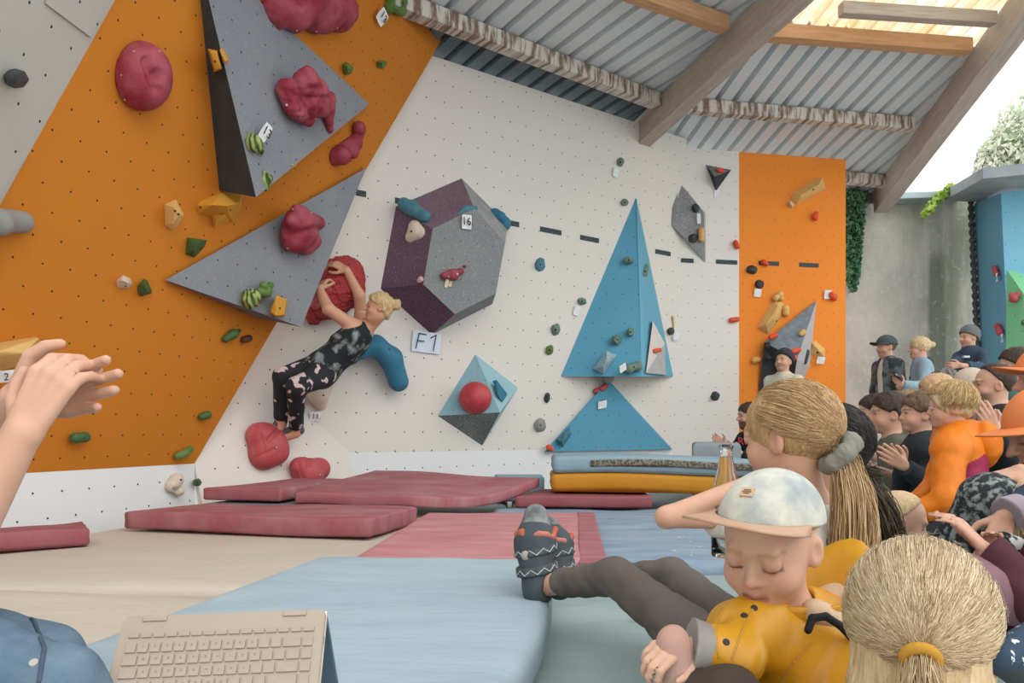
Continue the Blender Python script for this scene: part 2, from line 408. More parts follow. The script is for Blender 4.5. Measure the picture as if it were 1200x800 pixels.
# ------------------------------------------------------------------ roof: two bays of ribbed steel on timber
nA = Vector((0.59, -0.807, 0)); nB = Vector((0.208, -0.978, 0))
topA = PA.hit(515, 68); topB = PB.hit(866, 178)
R1 = Plane(topA+Vector((0, 0, 0.10)), dA, topA+Vector((0, 0, 0.10))+nA+Vector((0, 0, 0.094)))
R2 = Plane(topB+Vector((0, 0, 0.12)), dB, topB+Vector((0, 0, 0.12))+nB+Vector((0, 0, 0.245)))
ceil_ = empty('ceiling', (1.5, 8, 4.0)); ceil_['kind'] = 'structure'
steel = plain('ribbed_steel', C('#cfdbe0'), 0.4, 0.45, 1.6, alt=C('#ddd6d0'), metal=0.0, spec=0.5)
steel_d = plain('ribbed_steel_shaded', C('#4d5e67'), 0.6, 0.3, 3.5, alt=C('#8a8f90'), metal=0.0)  # same steel near the wall, its shade put into a darker colour
def translucent():
    m, nt, b = nodes_of('skylight_sheet'); out = nt.nodes['Material Output']
    t = N(nt, 'ShaderNodeBsdfTranslucent'); tc = N(nt, 'ShaderNodeTexCoord').outputs['Object']
    c = mixrgb(nt, ramp(nt, noise(nt, tc, 3.0, 4), 0.4, 0.7), C('#fffdf6'), C('#fbeccb'))
    nt.links.new(c, t.inputs[0]); mx = N(nt, 'ShaderNodeMixShader'); mx.inputs[0].default_value = 0.9
    b.inputs['Base Color'].default_value = C('#efe0b8'); nt.links.new(b.outputs[0], mx.inputs[1]); nt.links.new(t.outputs[0], mx.inputs[2])
    nt.links.new(mx.outputs[0], out.inputs[0]); return m
sky_sheet = translucent()
def wood(name, c1, c2, white_=0.0):
    m, nt, b = nodes_of(name); tc = N(nt, 'ShaderNodeTexCoord').outputs['Object']
    mp = N(nt, 'ShaderNodeMapping'); mp.inputs['Scale'].default_value = (1.2, 14, 14); nt.links.new(tc, mp.inputs[0])
    c = mixrgb(nt, ramp(nt, noise(nt, mp.outputs[0], 2.5, 6, 0.7), 0.3, 0.7), c1, c2)
    if white_:
        mp2 = N(nt, 'ShaderNodeMapping'); mp2.inputs['Scale'].default_value = (7.5, 0.6, 1.4); nt.links.new(tc, mp2.inputs[0])
        f = ramp(nt, noise(nt, mp2.outputs[0], 1.6, 5, 0.7), 0.44, 0.54)
        c = mixrgb(nt, math_(nt, 'MULTIPLY', f, white_), c, C('#d3cdc2'))
    nt.links.new(c, b.inputs['Base Color']); b.inputs['Roughness'].default_value = 0.85
    bump(nt, b, noise(nt, mp.outputs[0], 4, 5), 0.3, 0.01); return m
wood_b = wood('old_timber', C('#bfb2a5'), C('#9f9286')); wood_g = wood('grey_timber', C('#c4bab0'), C('#a69b92'))
wood_w = wood('stained_timber', C('#6b574a'), C('#8a7565'), 0.95); wood_o = wood('warm_lit_timber', C('#d3a478'), C('#b08560'))  # second one: warm light on the purlins is put into its colour
r1a, r1b = R1.hit(752, 140), R1.hit(905, -10)
r2a, r2b = R2.hit(1040, 212), R2.hit(1215, -30)
def sheets(plane, base, b, s, u0, u1, t0, t1, mat, clips, lift=0.0):
    p = 0.2; u = u0
    while u < u1-1e-6:
        V, F = [], []
        prof = []
        for k in range(5):
            for du, dz in ((0.0, 0.0), (0.130, 0.0), (0.142, 0.07), (0.188, 0.07)): prof.append((u+k*p+du, dz))
        prof.append((u+5*p+0.01, 0.0))
        nn = b.cross(s); nn = nn if nn.z > 0 else -nn
        for (x, dz) in prof:
            for t in (t0, t1): V.append(base+b*x+s*t+nn*(dz+lift))
        for i in range(len(prof)-1): F.append((2*i, 2*i+2, 2*i+3, 2*i+1))
        bm = bmesh.new(); vs = [bm.verts.new(v) for v in V]
        for f in F: bm.faces.new([vs[i] for i in f])
        for (a, c, keep) in clips:
            n = (c-a).cross(UPV).normalized()
            if n.dot(keep-a) < 0: n = -n
            bmesh.ops.bisect_plane(bm, geom=bm.verts[:]+bm.edges[:]+bm.faces[:], plane_co=a, plane_no=-n, clear_outer=True)
        if len(bm.faces):
            r = bmesh.ops.solidify(bm, geom=bm.faces[:], thickness=0.004)
            child(bm_obj('corrugated_sheet', bm, mat), ceil_)
        else: bm.free()
        u += 1.0
s1 = (nA+Vector((0, 0, 0.094))).normalized(); s2 = (nB+Vector((0, 0, 0.245))).normalized()
base1 = topA+Vector((0, 0, 0.10)); base2 = topB+Vector((0, 0, 0.12))
keep1 = R1.hit(600, 30); keep2 = R2.hit(950, 80)
pr1a, pr1b = R1.hit(535, 22), R1.hit(760, 112)
t_p1 = (pr1a-base1).dot(s1)
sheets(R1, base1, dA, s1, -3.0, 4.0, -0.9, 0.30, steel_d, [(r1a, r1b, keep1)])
sheets(R1, base1, dA, s1, -3.0, 6.0, 0.30, 3.4, steel, [(r1a, r1b, keep1)], 0.006)
t_p3 = (R2.hit(1000, 40)-base2).dot(s2)
sheets(R2, base2, dB, s2, -3.0, 4.0, -1.6, t_p3+0.02, steel, [(r1a, r1b, keep2), (r2a, r2b, keep2)])
sheets(R2, base2, dB, s2, -4.0, 4.0, t_p3, t_p3+1.5, sky_sheet, [(r1a, r1b, keep2), (r2a, r2b, keep2)], 0.006)
def ext(a, b, e0, e1):
    d = (b-a).normalized(); return a-d*e0, b+d*e1
dn = Vector((0, 0, -1))
a, b = ext(PA and R1.hit(520, 14), R1.hit(762, 108), 1.2, 0.1); beam('purlin', a+dn*0.07, b+dn*0.07, 0.14, 0.14, wood_w, ceil_)
a, b = R2.hit(772, 114), R2.hit(1068, 139); beam('purlin', a+dn*0.07, b+dn*0.07, 0.13, 0.14, wood_w, ceil_)
a, b = R2.hit(868, 27), R2.hit(1135, 47); beam('purlin', a+dn*0.07, b+dn*0.07, 0.13, 0.14, wood_o, ceil_)
a, b = R2.hit(985, 2), R2.hit(1165, 14); beam('purlin', a+dn*0.07, b+dn*0.07, 0.10, 0.12, wood_b, ceil_)
a, b = R2.hit(960, 199), R2.hit(1040, 207); beam('purlin', a+dn*0.07, b+dn*0.07, 0.13, 0.14, wood_w, ceil_)
a, b = R1.hit(800, 2), R1.hit(850, 20); a, b = ext(a, b, 0.6, 0.0); beam('purlin', a+dn*0.07, b+dn*0.07, 0.12, 0.13, wood_o, ceil_)
a, b = ext(r1a, r1b, 0.35, 1.2); beam('rafter', a+dn*0.17, b+dn*0.17, 0.17, 0.30, wood_b, ceil_)
a, b = ext(r2a, r2b, 0.25, 1.0); beam('rafter', a+dn*0.16, b+dn*0.16, 0.20, 0.32, wood_g, ceil_)
# dark gable boarding behind the orange panel, under the eave
slab('wall_back_upper', [at(985, 196, 10.5), at(1036, 200, 10.6), at(1034, 236, 10.6), at(985, 236, 10.5)], cn, 0.1, plain('dark_board', C('#4b4643'), 0.9, 0.2, 5), None, 'structure')

# far right: blue painted climbing tower with a flat grey roof
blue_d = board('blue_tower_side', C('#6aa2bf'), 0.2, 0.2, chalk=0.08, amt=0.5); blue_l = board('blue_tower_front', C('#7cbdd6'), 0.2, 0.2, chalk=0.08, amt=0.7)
tY = 9.6
q0, q1 = at(1141, 238, tY+1.1), at(1173, 226, tY); q2 = at(1260, 215, tY-0.25)
def down(p, x): return Vector((p.x+x, p.y-0.05, GZ))
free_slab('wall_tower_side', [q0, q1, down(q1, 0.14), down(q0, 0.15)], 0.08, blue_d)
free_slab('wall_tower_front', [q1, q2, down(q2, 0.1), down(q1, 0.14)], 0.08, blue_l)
ropem = plain('black_rope', C('#33383c'), 0.9, 0.2, 30)
# eave slab over the tower
eave = plain('eave_board', C('#8b959a'), 0.7, 0.25, 4)
p = [at(1106, 236, 10.6), at(1152, 210, 9.1), at(1290, 200, 8.7), at(1330, 225, 11.0)]
for i in range(4): p[i].z = 0.60+2.94 if i in (1, 2) else 0.6+3.12
slab('ceiling_tower', p, Vector((0, 0, -1)), 0.13, eave, None, 'structure')

# ------------------------------------------------------------------ mats
def mat_(name, label, cor, z0, z1, mat, wave=None, warp=None, r=0.02, n=36, m=28, group=None, parent=None):
    """upholstered crash mat: four corners (near left, near right, far right, far left), rounded edges"""
    cor = [Vector((c[0], c[1], 0)) for c in cor]
    def P(s, t): return (cor[0]*(1-s)+cor[1]*s)*(1-t)+(cor[3]*(1-s)+cor[2]*s)*t
    L = ((cor[1]-cor[0]).length+(cor[2]-cor[3]).length)/2; D = ((cor[3]-cor[0]).length+(cor[2]-cor[1]).length)/2
    V, F, vid = [], [], {}
    def add(s, t, z):
        p = P(s, t); x, y = p.x, p.y
        if warp: x, y = warp(s, t, x, y)
        if wave: z += wave(s, t)
        V.append((x, y, z)); return len(V)-1
    g = [[add(min(max(i/n, 0), 1)*(1-2*r/L)+r/L, j/m*(1-2*r/D)+r/D, z1) for i in range(n+1)] for j in range(m+1)]
    for j in range(m):
        for i in range(n): F.append((g[j][i], g[j][i+1], g[j+1][i+1], g[j+1][i]))
    ring = [(i, 0) for i in range(n)]+[(n, j) for j in range(m)]+[(i, m) for i in range(n, 0, -1)]+[(0, j) for j in range(m, 0, -1)]
    prev = [g[j][i] for i, j in ring]
    for ins, z in ((0.3*r, z1-0.3*r), (0, z1-r), (0.12*r, (z0+z1)/2), (0, z0+r), (r*0.6, z0)):
        cur = [add(i/n*(1-2*ins/L)+ins/L, j/m*(1-2*ins/D)+ins/D, z) for i, j in ring]
        k = len(ring)
        for q in range(k): F.append((prev[q], cur[q], cur[(q+1) % k], prev[(q+1) % k]))
        prev = cur
    F.append(tuple(prev[::-1]))
    me = mesh_from(name, V, F, True, False); o = link(name, me, mat, parent); place(o, (P(.5, .5).x, P(.5, .5).y, z0))
    if label: tag(o, label, 'mat', group)
    return o
def sag(a, f1, f2, ph=0.0): return lambda s, t: a*(math.sin(f1*s+ph)*math.cos(f2*t+ph*1.7)+0.5*math.sin(2.3*f1*s*t+ph))
def vinyl(name, c, alt, var=0.5, rough=0.62, str_=(1, 3.5, 1), bmp=0.18):
    return plain(name, c, rough, var, 2.6, bmp, 9, 0.03, alt=alt, stretch=str_, spec=0.3)
beige = vinyl('beige_vinyl', C('#c2b8a9'), C('#d0c6b8')); redm = vinyl('red_vinyl', C('#985259'), C('#ae7f81'), 0.85); redd = vinyl('red_vinyl_dark', C('#8f4b53'), C('#a26a6e'), 0.6)
pinkm = vinyl('pink_vinyl', C('#b46f74'), C('#c79a99'), 0.8); bluem = vinyl('light_blue_vinyl', C('#9aadb6'), C('#adbfc6'), 0.6)
denimm = vinyl('denim_blue_vinyl', C('#7a91a6'), C('#a3b3bf'), 0.8); greenm = vinyl('grey_green_vinyl', C('#8fa3a2'), C('#a9b8b4'), 0.6, 0.5)
greym = vinyl('grey_vinyl', C('#7f8a8e'), C('#9aa3a5'), 0.5); darkm = vinyl('dark_vinyl', C('#6a6f72'), C('#80868a'), 0.4)
# thick landing mats set side by side on the ground
mat_('landing_mat', 'wide beige landing mat between the lower left wall and the light blue mat', [(-2.75, 2.86), (-0.20, 2.86), (-0.20, 5.45), (-2.17, 5.32)], GZ, 0.0, beige, sag(0.006, 5, 4), None, 0.04)
mat_('landing_mat', 'beige landing mat in the left foreground behind the jeans', [(-2.75, 0.3), (-0.32, 0.3), (-0.24, 2.83), (-2.75, 2.83)], GZ, 0.01, beige, sag(0.006, 6, 5, 1.0), lambda s, t, x, y: (x, y+(0.05*math.sin(7*s)-0.10*s)*t), 0.04)
mat_('landing_mat', 'denim blue landing mat with chalk specks right of the pink topped mat', [(-0.15, 3.22), (1.19, 3.22), (1.20, 5.35), (-0.14, 5.35)], GZ, 0.03, denimm, sag(0.006, 7, 12, 0.4), None, 0.05)
mat_('landing_mat', 'pale grey landing mat along the foot of the front wall', [(0.0, 5.42), (2.40, 5.42), (2.40, 8.9), (0.0, 7.3)], GZ, -0.01, greym, None, None, 0.04)
mat_('landing_mat', 'grey landing mat hidden behind the red mats', [(-1.75, 5.52), (-0.04, 5.52), (-0.04, 7.2), (-1.1, 6.5)], GZ, -0.02, greym, None, None, 0.04)
mat_('landing_mat', 'wrinkled grey green landing mat under the seated girl', [(-0.15, 0.3), (1.19, 0.3), (1.19, 3.16), (-0.15, 3.16)], GZ, 0.0, greenm,
     lambda s, t: (0.016*math.sin(30*t+4*s+1.5*math.sin(6*s))+0.007*math.sin(61*t-9*s))*min(max(s-.12, 0)*3, 1)*(1-.6*t), None, 0.04, 60, 90)
mat_('landing_mat', 'dark grey landing mat under the rows of seated spectators', [(1.24, 0.3), (2.7, 0.3), (2.75, 4.6), (1.25, 4.6)], GZ, 0.0, greym, None, None, 0.04)
# thinner mats lying on top
def bw_(s, t, x, y): return x+0.075*s*math.sin(math.pi*min(max((t-0.05)/0.95, 0), 1)), y
mat_('crash_mat', 'large light blue mat in the foreground under the climbing shoe', [(-1.12, 0.85), (-0.13, 0.85), (0.13, 2.78), (-0.71, 2.79)], 0.028, 0.13, bluem, sag(0.003, 6, 7), bw_, 0.03, 40, 60)
g = lambda x, y, z: gnd(x, y, z)[:2]
mat_('crash_mat', 'pink topped red mat with a dark red end strip behind the climbing shoe', [(-0.62, 2.95), (0.355, 2.90), (0.485, 4.55), (-0.50, 4.55)], 0.045, 0.092, pinkm, sag(0.002, 8, 9), None, 0.010)
ps = mat_('end_strip', None, [(0.25, 2.894), (0.36, 2.890), (0.49, 4.555), (0.385, 4.555)], 0.044, 0.0955, redm, None, None, 0.010)
ps.parent = bpy.data.objects['crash_mat.001']; ps.matrix_parent_inverse = Matrix.Translation(-bpy.data.objects['crash_mat.001'].location)
ps['label'] = 'dark red strip'
mat_('crash_mat', 'long dusty red mat lying in front of the lower left wall', [(-2.22, 4.40), (-0.74, 4.03), (-0.58, 4.70), (-1.95, 4.88)], 0.016, 0.115, redm, sag(0.006, 7, 3), None, 0.013)
mat_('crash_mat', 'short red mat end at the left edge below the lower left wall', [(-2.62, 3.42), (-2.10, 3.82), (-2.26, 4.05), (-2.7, 3.75)], 0.012, 0.10, redd, sag(0.005, 5, 3, 2), None, 0.015)
mat_('crash_mat', 'grey mat in the dark gap under the rear left red mat', [(-2.02, 5.02), (-1.45, 4.97), (-0.95, 5.4), (-1.9, 5.4)], 0.014, 0.10, darkm, None, None, 0.02)
mat_('crash_mat', 'rear left red mat with a sharp front corner below the red footholds', [(-2.05, 5.10), (-1.50, 4.97), (-1.24, 6.1), (-1.68, 6.0)], 0.114, 0.195, redm, sag(0.005, 5, 4, 1), None, 0.012)
def wv(s, t): return (.085*(1-s)+.07*s)*(1-t)+(.165*(1-s)+.135*s)*t-.055*s*s*math.sin(math.pi*t)+.006*math.sin(9*s+5*t)
mat_('crash_mat', 'wavy red mat draped over its neighbours in front of the folded mats', [(-1.40, 4.95), (-0.64, 4.90), (0.20, 5.60), (-1.12, 6.25)], 0.02, 0.09, redm, wv, lambda s, t, x, y: (x+.05*s*math.sin(math.pi*t), y), 0.012, 50, 30)
mat_('crash_mat', 'flat red mat under the folded yellow mat', [(0.02, 5.36), (0.98, 5.36), (1.0, 6.0), (0.22, 6.0)], 0.035, 0.115, redd, sag(0.003, 6, 4), None, 0.012)
yel = vinyl('ochre_vinyl', C('#c0811c'), C('#d29a3a'), 0.5); gblue = vinyl('slate_blue_vinyl', C('#83a0ad'), C('#9db4bd'), 0.5)
def bend(s, t): return 0.012*math.sin(5*s)+0.01*(1-s)
mat_('folded_mat', 'ochre yellow lower half of a folded mat pile by the front wall', [(0.28, 5.5), (1.72, 5.42), (1.72, 6.1), (0.30, 6.1)], 0.125, 0.252, yel, bend, None, 0.03)
fm = mat_('folded_mat', 'slate blue upper half of a folded mat pile with a woven strip', [(0.29, 5.5), (1.75, 5.42), (1.72, 6.1), (0.31, 6.1)], 0.256, 0.378, gblue, bend, None, 0.03)
st = mat_('woven_strip', None, [(0.56, 5.475), (1.74, 5.405), (1.74, 5.45), (0.56, 5.52)], 0.305, 0.352, two_tone('woven_strip', C('#5b564c'), C('#8a8474'), 60), bend, None, 0.008, 40, 3)
st.parent = fm; st.matrix_parent_inverse = Matrix.Translation(-fm.location)
mat_('crash_mat', 'thin slate blue mat peeping out behind the wavy red mat', [(-0.13, 6.15), (0.26, 6.15), (0.26, 6.5), (-0.15, 6.5)], 0.0, 0.20, gblue, None, None, 0.02)
mat_('crash_mat', 'slate grey raised mat beside the man in the black shirt', [(1.46, 6.2), (1.85, 6.2), (1.85, 6.7), (1.58, 6.75)], 0.0, 0.47, greym, None, None, 0.03)
# ------------------------------------------------------------------ volumes (big plywood shapes bolted to the walls)
from mathutils.bvhtree import BVHTree
gvol = board('grey_volume', C('#7d8187'), 0.16, 0.16, r=0.006, chalk=0.35, alt=C('#96989a'), speck=0.15)
gvol2 = board('grey_volume_front', C('#7b7f80'), 0.17, 0.17, r=0.005, chalk=0.3, alt=C('#8e9190'), speck=0.3)
lgvol = plain('light_grey_volume', C('#a3a5a5'), 0.8, 0.3, 8)
dvol = plain('black_volume', C('#35393a'), 0.85, 0.25, 9, alt=C('#55595a'))
purple = board('purple_volume', C('#735c69'), 0.17, 0.17, r=0.005, chalk=0.3, alt=C('#8a7a84'), speck=0.25)
purple_d = board('purple_volume_dark', C('#62485a'), 0.17, 0.17, r=0.005, chalk=0.2, alt=C('#6f5a68'), speck=0.2)
bvol = board('blue_volume', C('#5596b0'), 0.17, 0.17, r=0.006, chalk=0.2, alt=C('#6faac2'))
bvol2 = board('blue_volume_side', C('#66a3ba'), 0.3, 0.3, r=0.003, chalk=0.2, alt=C('#7db4ca'))
tvol = board('pale_teal_volume', C('#7fa7b0'), 0.15, 0.15, r=0.005, chalk=0.4, alt=C('#93b6bd'), speck=0.2)
bone = plain('off_white_volume', C('#cdc6c0'), 0.8, 0.25, 12)
def volume(label, plane, verts, faces, mats, name='wall_volume'):
    V = [plane.hit(*v) for v in verts]; c = sum(V, Vector())/len(V)
    bm = bmesh.new(); vs = [bm.verts.new(v) for v in V]; ml = []
    for f, mi in faces:
        n = Vector()
        for i in range(1, len(f)-1): n += (V[f[i]]-V[f[0]]).cross(V[f[i+1]]-V[f[0]])
        ff = f if n.dot(sum((V[i] for i in f), Vector())/len(f)-c+plane.n*0.02) > 0 else f[::-1]
        try: fc = bm.faces.new([vs[i] for i in ff]); fc.material_index = mi
        except ValueError: pass
    me = bpy.data.meshes.new(name); bm.normal_update(); bm.to_mesh(me); bm.free(); face_uv(me)
    o = link(name, me, mats); place(o, c); return tag(o, label, 'volume')
volume('large grey triangular volume with a black left side at the top of the orange overhang', PO,
    [(228, -70, .01), (433, 122, .04), (300, 231, .36), (257, 223, 0), (433, 122, 0), (228, -70, 0)],
    [([0, 1, 2], 0), ([0, 2, 3, 5], 1), ([2, 1, 4, 3], 1), ([0, 1, 4, 5], 1), ([3, 4, 5], 1)], [gvol, dvol])
volume('flat grey triangular volume over the lower right edge of the orange overhang', PO,
    [(194, 328, .03), (429, 197, .05), (353, 383, .27), (196, 329, 0), (427, 199, 0), (300, 372, 0.0)],
    [([0, 1, 2], 0), ([0, 2, 5, 3], 1), ([1, 2, 5, 4], 0), ([3, 4, 5], 1), ([0, 1, 4, 3], 0)], [gvol, plain('grey_volume_edge', C('#6a6568'), 0.85, 0.2, 9)])
volume('big purple and grey faceted volume on the white wall right of the climber', PA,
    [(541, 209, 0), (464, 242, 0), (446, 338, 0), (506, 392, 0), (577, 356, 0), (595, 263, 0),
     (507, 268, .40), (556, 244, .40), (592, 284, .40), (581, 344, .40), (533, 368, .40), (496, 333, .40)],
    [([0, 1, 6, 7], 1), ([1, 2, 11, 6], 2), ([2, 3, 10, 11], 2), ([3, 4, 9, 10], 0), ([4, 5, 8, 9], 0), ([5, 0, 7, 8], 3), ([6, 7, 8, 9, 10, 11], 0), ([0, 1, 2, 3, 4, 5], 0)],
    [gvol2, purple, purple_d, plain('grey_volume_plain', C('#8b8d8e'), 0.8, 0.3, 9)])
volume('teal and dark grey four sided pyramid volume carrying a red ball', PA,
    [(557, 415, 0), (607, 454, 0), (565, 522, 0), (513, 487, 0), (586, 483, .34)],
    [([0, 3, 4], 0), ([0, 4, 1], 1), ([3, 2, 4], 2), ([4, 2, 1], 1), ([0, 1, 2, 3], 0)],
    [tvol, board('pale_teal_side', C('#93b9c2'), 0.2, 0.2, chalk=0.2, amt=0.4), board('dark_grey_volume', C('#565d60'), 0.2, 0.2, chalk=0.3, speck=0.5, amt=0.3)])
volume('tall blue pyramid volume on the white wall', PA,
    [(745, 232, 0), (657, 441, 0), (752, 441, .45), (789, 441, 0), (757, 441, .45), (746, 233, 0.02)],
    [([0, 1, 2], 0), ([0, 2, 4, 5], 1), ([5, 4, 3], 1), ([1, 2, 4, 3], 2), ([0, 1, 3], 0)], [bvol, bvol2, bone])
volume('flat blue triangular volume just above the kickboard', PA,
    [(713, 446, .06), (639, 529, .06), (787, 526, .06), (713, 445, 0), (638, 529, 0), (788, 526, 0)],
    [([0, 1, 2], 0), ([0, 1, 4, 3], 1), ([0, 2, 5, 3], 1), ([1, 2, 5, 4], 1), ([3, 4, 5], 0)], [bvol, bvol2])
volume('pale panel volume set into the right face of the blue pyramid', PA,
    [(765, 376, .27), (757, 437, .48), (780, 439, .24), (779, 402, .20), (765, 376, .2), (757, 437, .3), (780, 439, .1), (779, 402, .1)],
    [([0, 1, 3], 0), ([1, 2, 3], 1), ([0, 1, 5, 4], 0), ([1, 2, 6, 5], 1), ([2, 3, 7, 6], 1), ([3, 0, 4, 7], 1), ([4, 5, 6, 7], 0)], [bone, lgvol])  # shade of the lower triangle is painted as a greyer face
volume('grey diamond shaped volume high on the white panel', PB,
    [(797, 215, .02), (825, 249, .06), (826, 306, .02), (788, 264, .10), (789, 243, .10), (797, 214, 0), (827, 250, 0), (827, 307, 0), (787, 264, 0), (788, 243, 0)],
    [([0, 1, 2, 3, 4], 0), ([0, 1, 6, 5], 1), ([1, 2, 7, 6], 1), ([2, 3, 8, 7], 1), ([3, 4, 9, 8], 1), ([4, 0, 5, 9], 1), ([5, 6, 7, 8, 9], 1)],
    [board('mid_grey_volume', C('#77797a'), 0.17, 0.17, chalk=0.2, speck=0.5, amt=0.5), lgvol])
volume('small black three sided volume with a red hold in it', PB,
    [(827, 193, .0), (857, 199, .0), (839, 224, 0), (838, 207, .16)],
    [([0, 1, 3], 1), ([1, 2, 3], 0), ([2, 0, 3], 0), ([0, 1, 2], 0)], [dvol, plain('slate_volume', C('#5c6266'), 0.8, 0.3, 9)])
volume('grey and black pointed volume on the orange panel behind the man with the beanie', PB,
    [(957, 352, 0.02), (896, 401, .10), (887, 475, 0), (934, 421, .42), (949, 428, 0), (925, 480, 0), (896, 401, 0)],
    [([0, 1, 3], 0), ([1, 2, 5, 3], 1), ([0, 3, 4], 2), ([3, 5, 4], 2), ([1, 2, 6], 1), ([0, 1, 6], 1), ([0, 4, 5, 2, 6], 1)],
    [plain('slate_speckled', C('#6c7a84'), 0.8, 0.6, 14, alt=C('#9aa5ab')), dvol, plain('light_lilac_grey', C('#b3b1b3'), 0.8, 0.2, 9)])

# ------------------------------------------------------------------ climbing holds
def hmat(key, col, alt=None, var=0.35, rough=0.62, bmp=0.35):
    return plain('hold_'+key, C(col), rough, var, 7, bmp, 130, 0.004, alt=C(alt) if alt else None)
HM = {'red': hmat('red', '#8c2638', '#b86d76', .6), 'coral': hmat('coral', '#ae464c', '#c67c79'), 'green': hmat('green', '#4c7433', '#8f9c62'),
      'dgreen': hmat('dgreen', '#3b5a30', '#5c7a4c'), 'sage': hmat('sage', '#5f7a6c', '#8c9c90'), 'teal': hmat('teal', '#3d7686', '#7aa2ac'), 'blue': hmat('blue', '#2f6f8b', '#4d8aa2', 0.25),
      'yellow': hmat('yellow', '#cf9226', '#dab268'), 'sand': hmat('sand', '#d8ae66', '#dfc490'), 'cream': hmat('cream', '#cdbda8', '#dcd2c4'), 'black': hmat('black', '#2c3338', '#5b6468'),
      'grey': hmat('grey', '#8a8a86', '#a5a39d'), 'orange': hmat('orange', '#d6492a', '#d87858'), 'brown': hmat('brown', '#4a2a20', '#6a4a3c'), 'wood': hmat('wood', '#d1a05e', '#dcb784'), 'pink': hmat('pink', '#c49a98', '#d6bab6'), 'moss': two_tone('hold_moss', C('#41562a'), C('#9ba865'), 9, .25, .75, .6, kind='wave')}
boltm = plain('bolt_steel', C('#b7b4ad'), 0.4, 0.1, 20, metal=0.6)
darkbolt = plain('bolt_dark', C('#26282a'), 0.6, 0.1, 20)
_bolt = {}
def bolt_mesh(m):
    if m.name not in _bolt:
        bm = bmesh.new(); bmesh.ops.create_cone(bm, cap_ends=True, segments=8, radius1=1, radius2=0.8, depth=0.7)
        me = bpy.data.meshes.new('bolt'); bm.to_mesh(me); bm.free(); me.materials.append(m); _bolt[m.name] = me
    return _bolt[m.name]
def surf(o, px, py):
    """where the sight line through a pixel meets the object o"""
    me = o.data; M = o.matrix_world.copy() if o.parent else Matrix.Translation(o.location)
    bv = BVHTree.FromPolygons([M @ v.co for v in me.vertices], [tuple(p.vertices) for p in me.polygons])
    s = Vector((0, 0, CAMZ)); d = (at(px, py, 1)-s).normalized(); r = bv.ray_cast(s, d)
    return (r[0], r[1]) if r[0] is not None else (None, None)
def bolts(o, pts, r=1.6, m=None):
    for x, y in pts:
        p, n = surf(o, x, y)
        if p is None: continue
        b = bpy.data.objects.new('bolt', bolt_mesh(m or darkbolt)); COL.objects.link(b); rr = r*p.y/FPX
        b.parent = o; b.location = p-o.location; b.rotation_euler = n.to_track_quat('Z', 'Y').to_euler(); b.scale = (rr, rr, rr)
def blob(label, plane, prims, col, bolt=None, bm_=None, k=0.4, name='climbing_hold', stripes=None, cat='climbing hold', res=26, base=0.0, lump=None):
    S = SDF(); lo = Vector((9, 9, 9)); hi = -lo; dents = []
    for q in prims:
        if q[0] == '-': dents.append(q[1:]); continue
        sub = q[0] == '~'; q = q[1:] if sub else q
        P1 = plane.hit(q[0], q[1], q[2]); s = P1.y/FPX
        if len(q) == 4: P2, r2 = P1, q[3]
        else: P2, r2 = plane.hit(q[4], q[5], q[6]), q[7]
        S.cone(P1, P2, q[3]*s, r2*s, k*min(q[3], r2)*s, sub)
        if not sub:
            for P, r in ((P1, q[3]*s), (P2, r2*s)):
                lo = Vector(map(min, lo, P-Vector((r, r, r)))); hi = Vector(map(max, hi, P+Vector((r, r, r))))
    S.half(plane.p+plane.n*(base+0.001), -plane.n)
    h = max((hi-lo)[:][i] for i in range(3))/res
    me = S.mesh(name, max(h, 0.003))
    if stripes:
        a, f, amp = stripes; ax = np.array(plane.u*math.cos(a)+plane.v*math.sin(a)); V = verts_of(me); n = normals_of(me)
        V += n*(np.sin(V @ ax*f)*amp)[:, None]; me.vertices.foreach_set('co', V.astype(np.float32).ravel()); me.update()
    if dents:   # creases and hollows pressed into the surface
        V = verts_of(me)
        for q in dents:
            x, y = 600+FPX*V[:, 0]/V[:, 1], HOR-FPX*(V[:, 2]-CAMZ)/V[:, 1]; x1, y1, _, r = q[:4]; x2, y2 = (q[4], q[5]) if len(q) > 4 else (x1, y1)
            ll = max((x2-x1)**2+(y2-y1)**2, 1e-6); t = np.clip(((x-x1)*(x2-x1)+(y-y1)*(y2-y1))/ll, 0, 1); d = np.hypot(x-x1-t*(x2-x1), y-y1-t*(y2-y1))
            w = np.exp(-(d/(r*.8))**2)*r*1.15*V[:, 1]/FPX; room = np.maximum((V-np.array(plane.p)) @ np.array(plane.n)-.004, 0); V -= np.array(plane.n)*np.minimum(w, room*.8)[:, None]
        me.vertices.foreach_set('co', V.astype(np.float32).ravel()); me.update()
    if lump: displace(me, lump[0], lump[1], int(prims[0][0]) % 97)
    o = link(name, me, HM[col] if isinstance(col, str) else col); c = (lo+hi)/2; place(o, c); tag(o, label, cat)
    if bolt: bolts(o, bolt, 1.5, bm_)
    return o
def hull(label, plane, pts, col, bolt=None, name='climbing_hold', cat='climbing hold', bevel=0.0):
    V = [plane.hit(*p) for p in pts]; c = sum(V, Vector())/len(V); bm = bmesh.new()
    for v in V: bm.verts.new(v-c)
    bmesh.ops.convex_hull(bm, input=bm.verts[:]); 
    for v in [v for v in bm.verts if not v.link_faces]: bm.verts.remove(v)
    if bevel: bmesh.ops.bevel(bm, geom=bm.edges[:], offset=bevel, segments=2, affect='EDGES', profile=0.5)
    o = bm_obj(name, bm, HM[col] if isinstance(col, str) else col); o.location = c; tag(o, label, cat)
    if bolt: bolts(o, bolt)
    return o
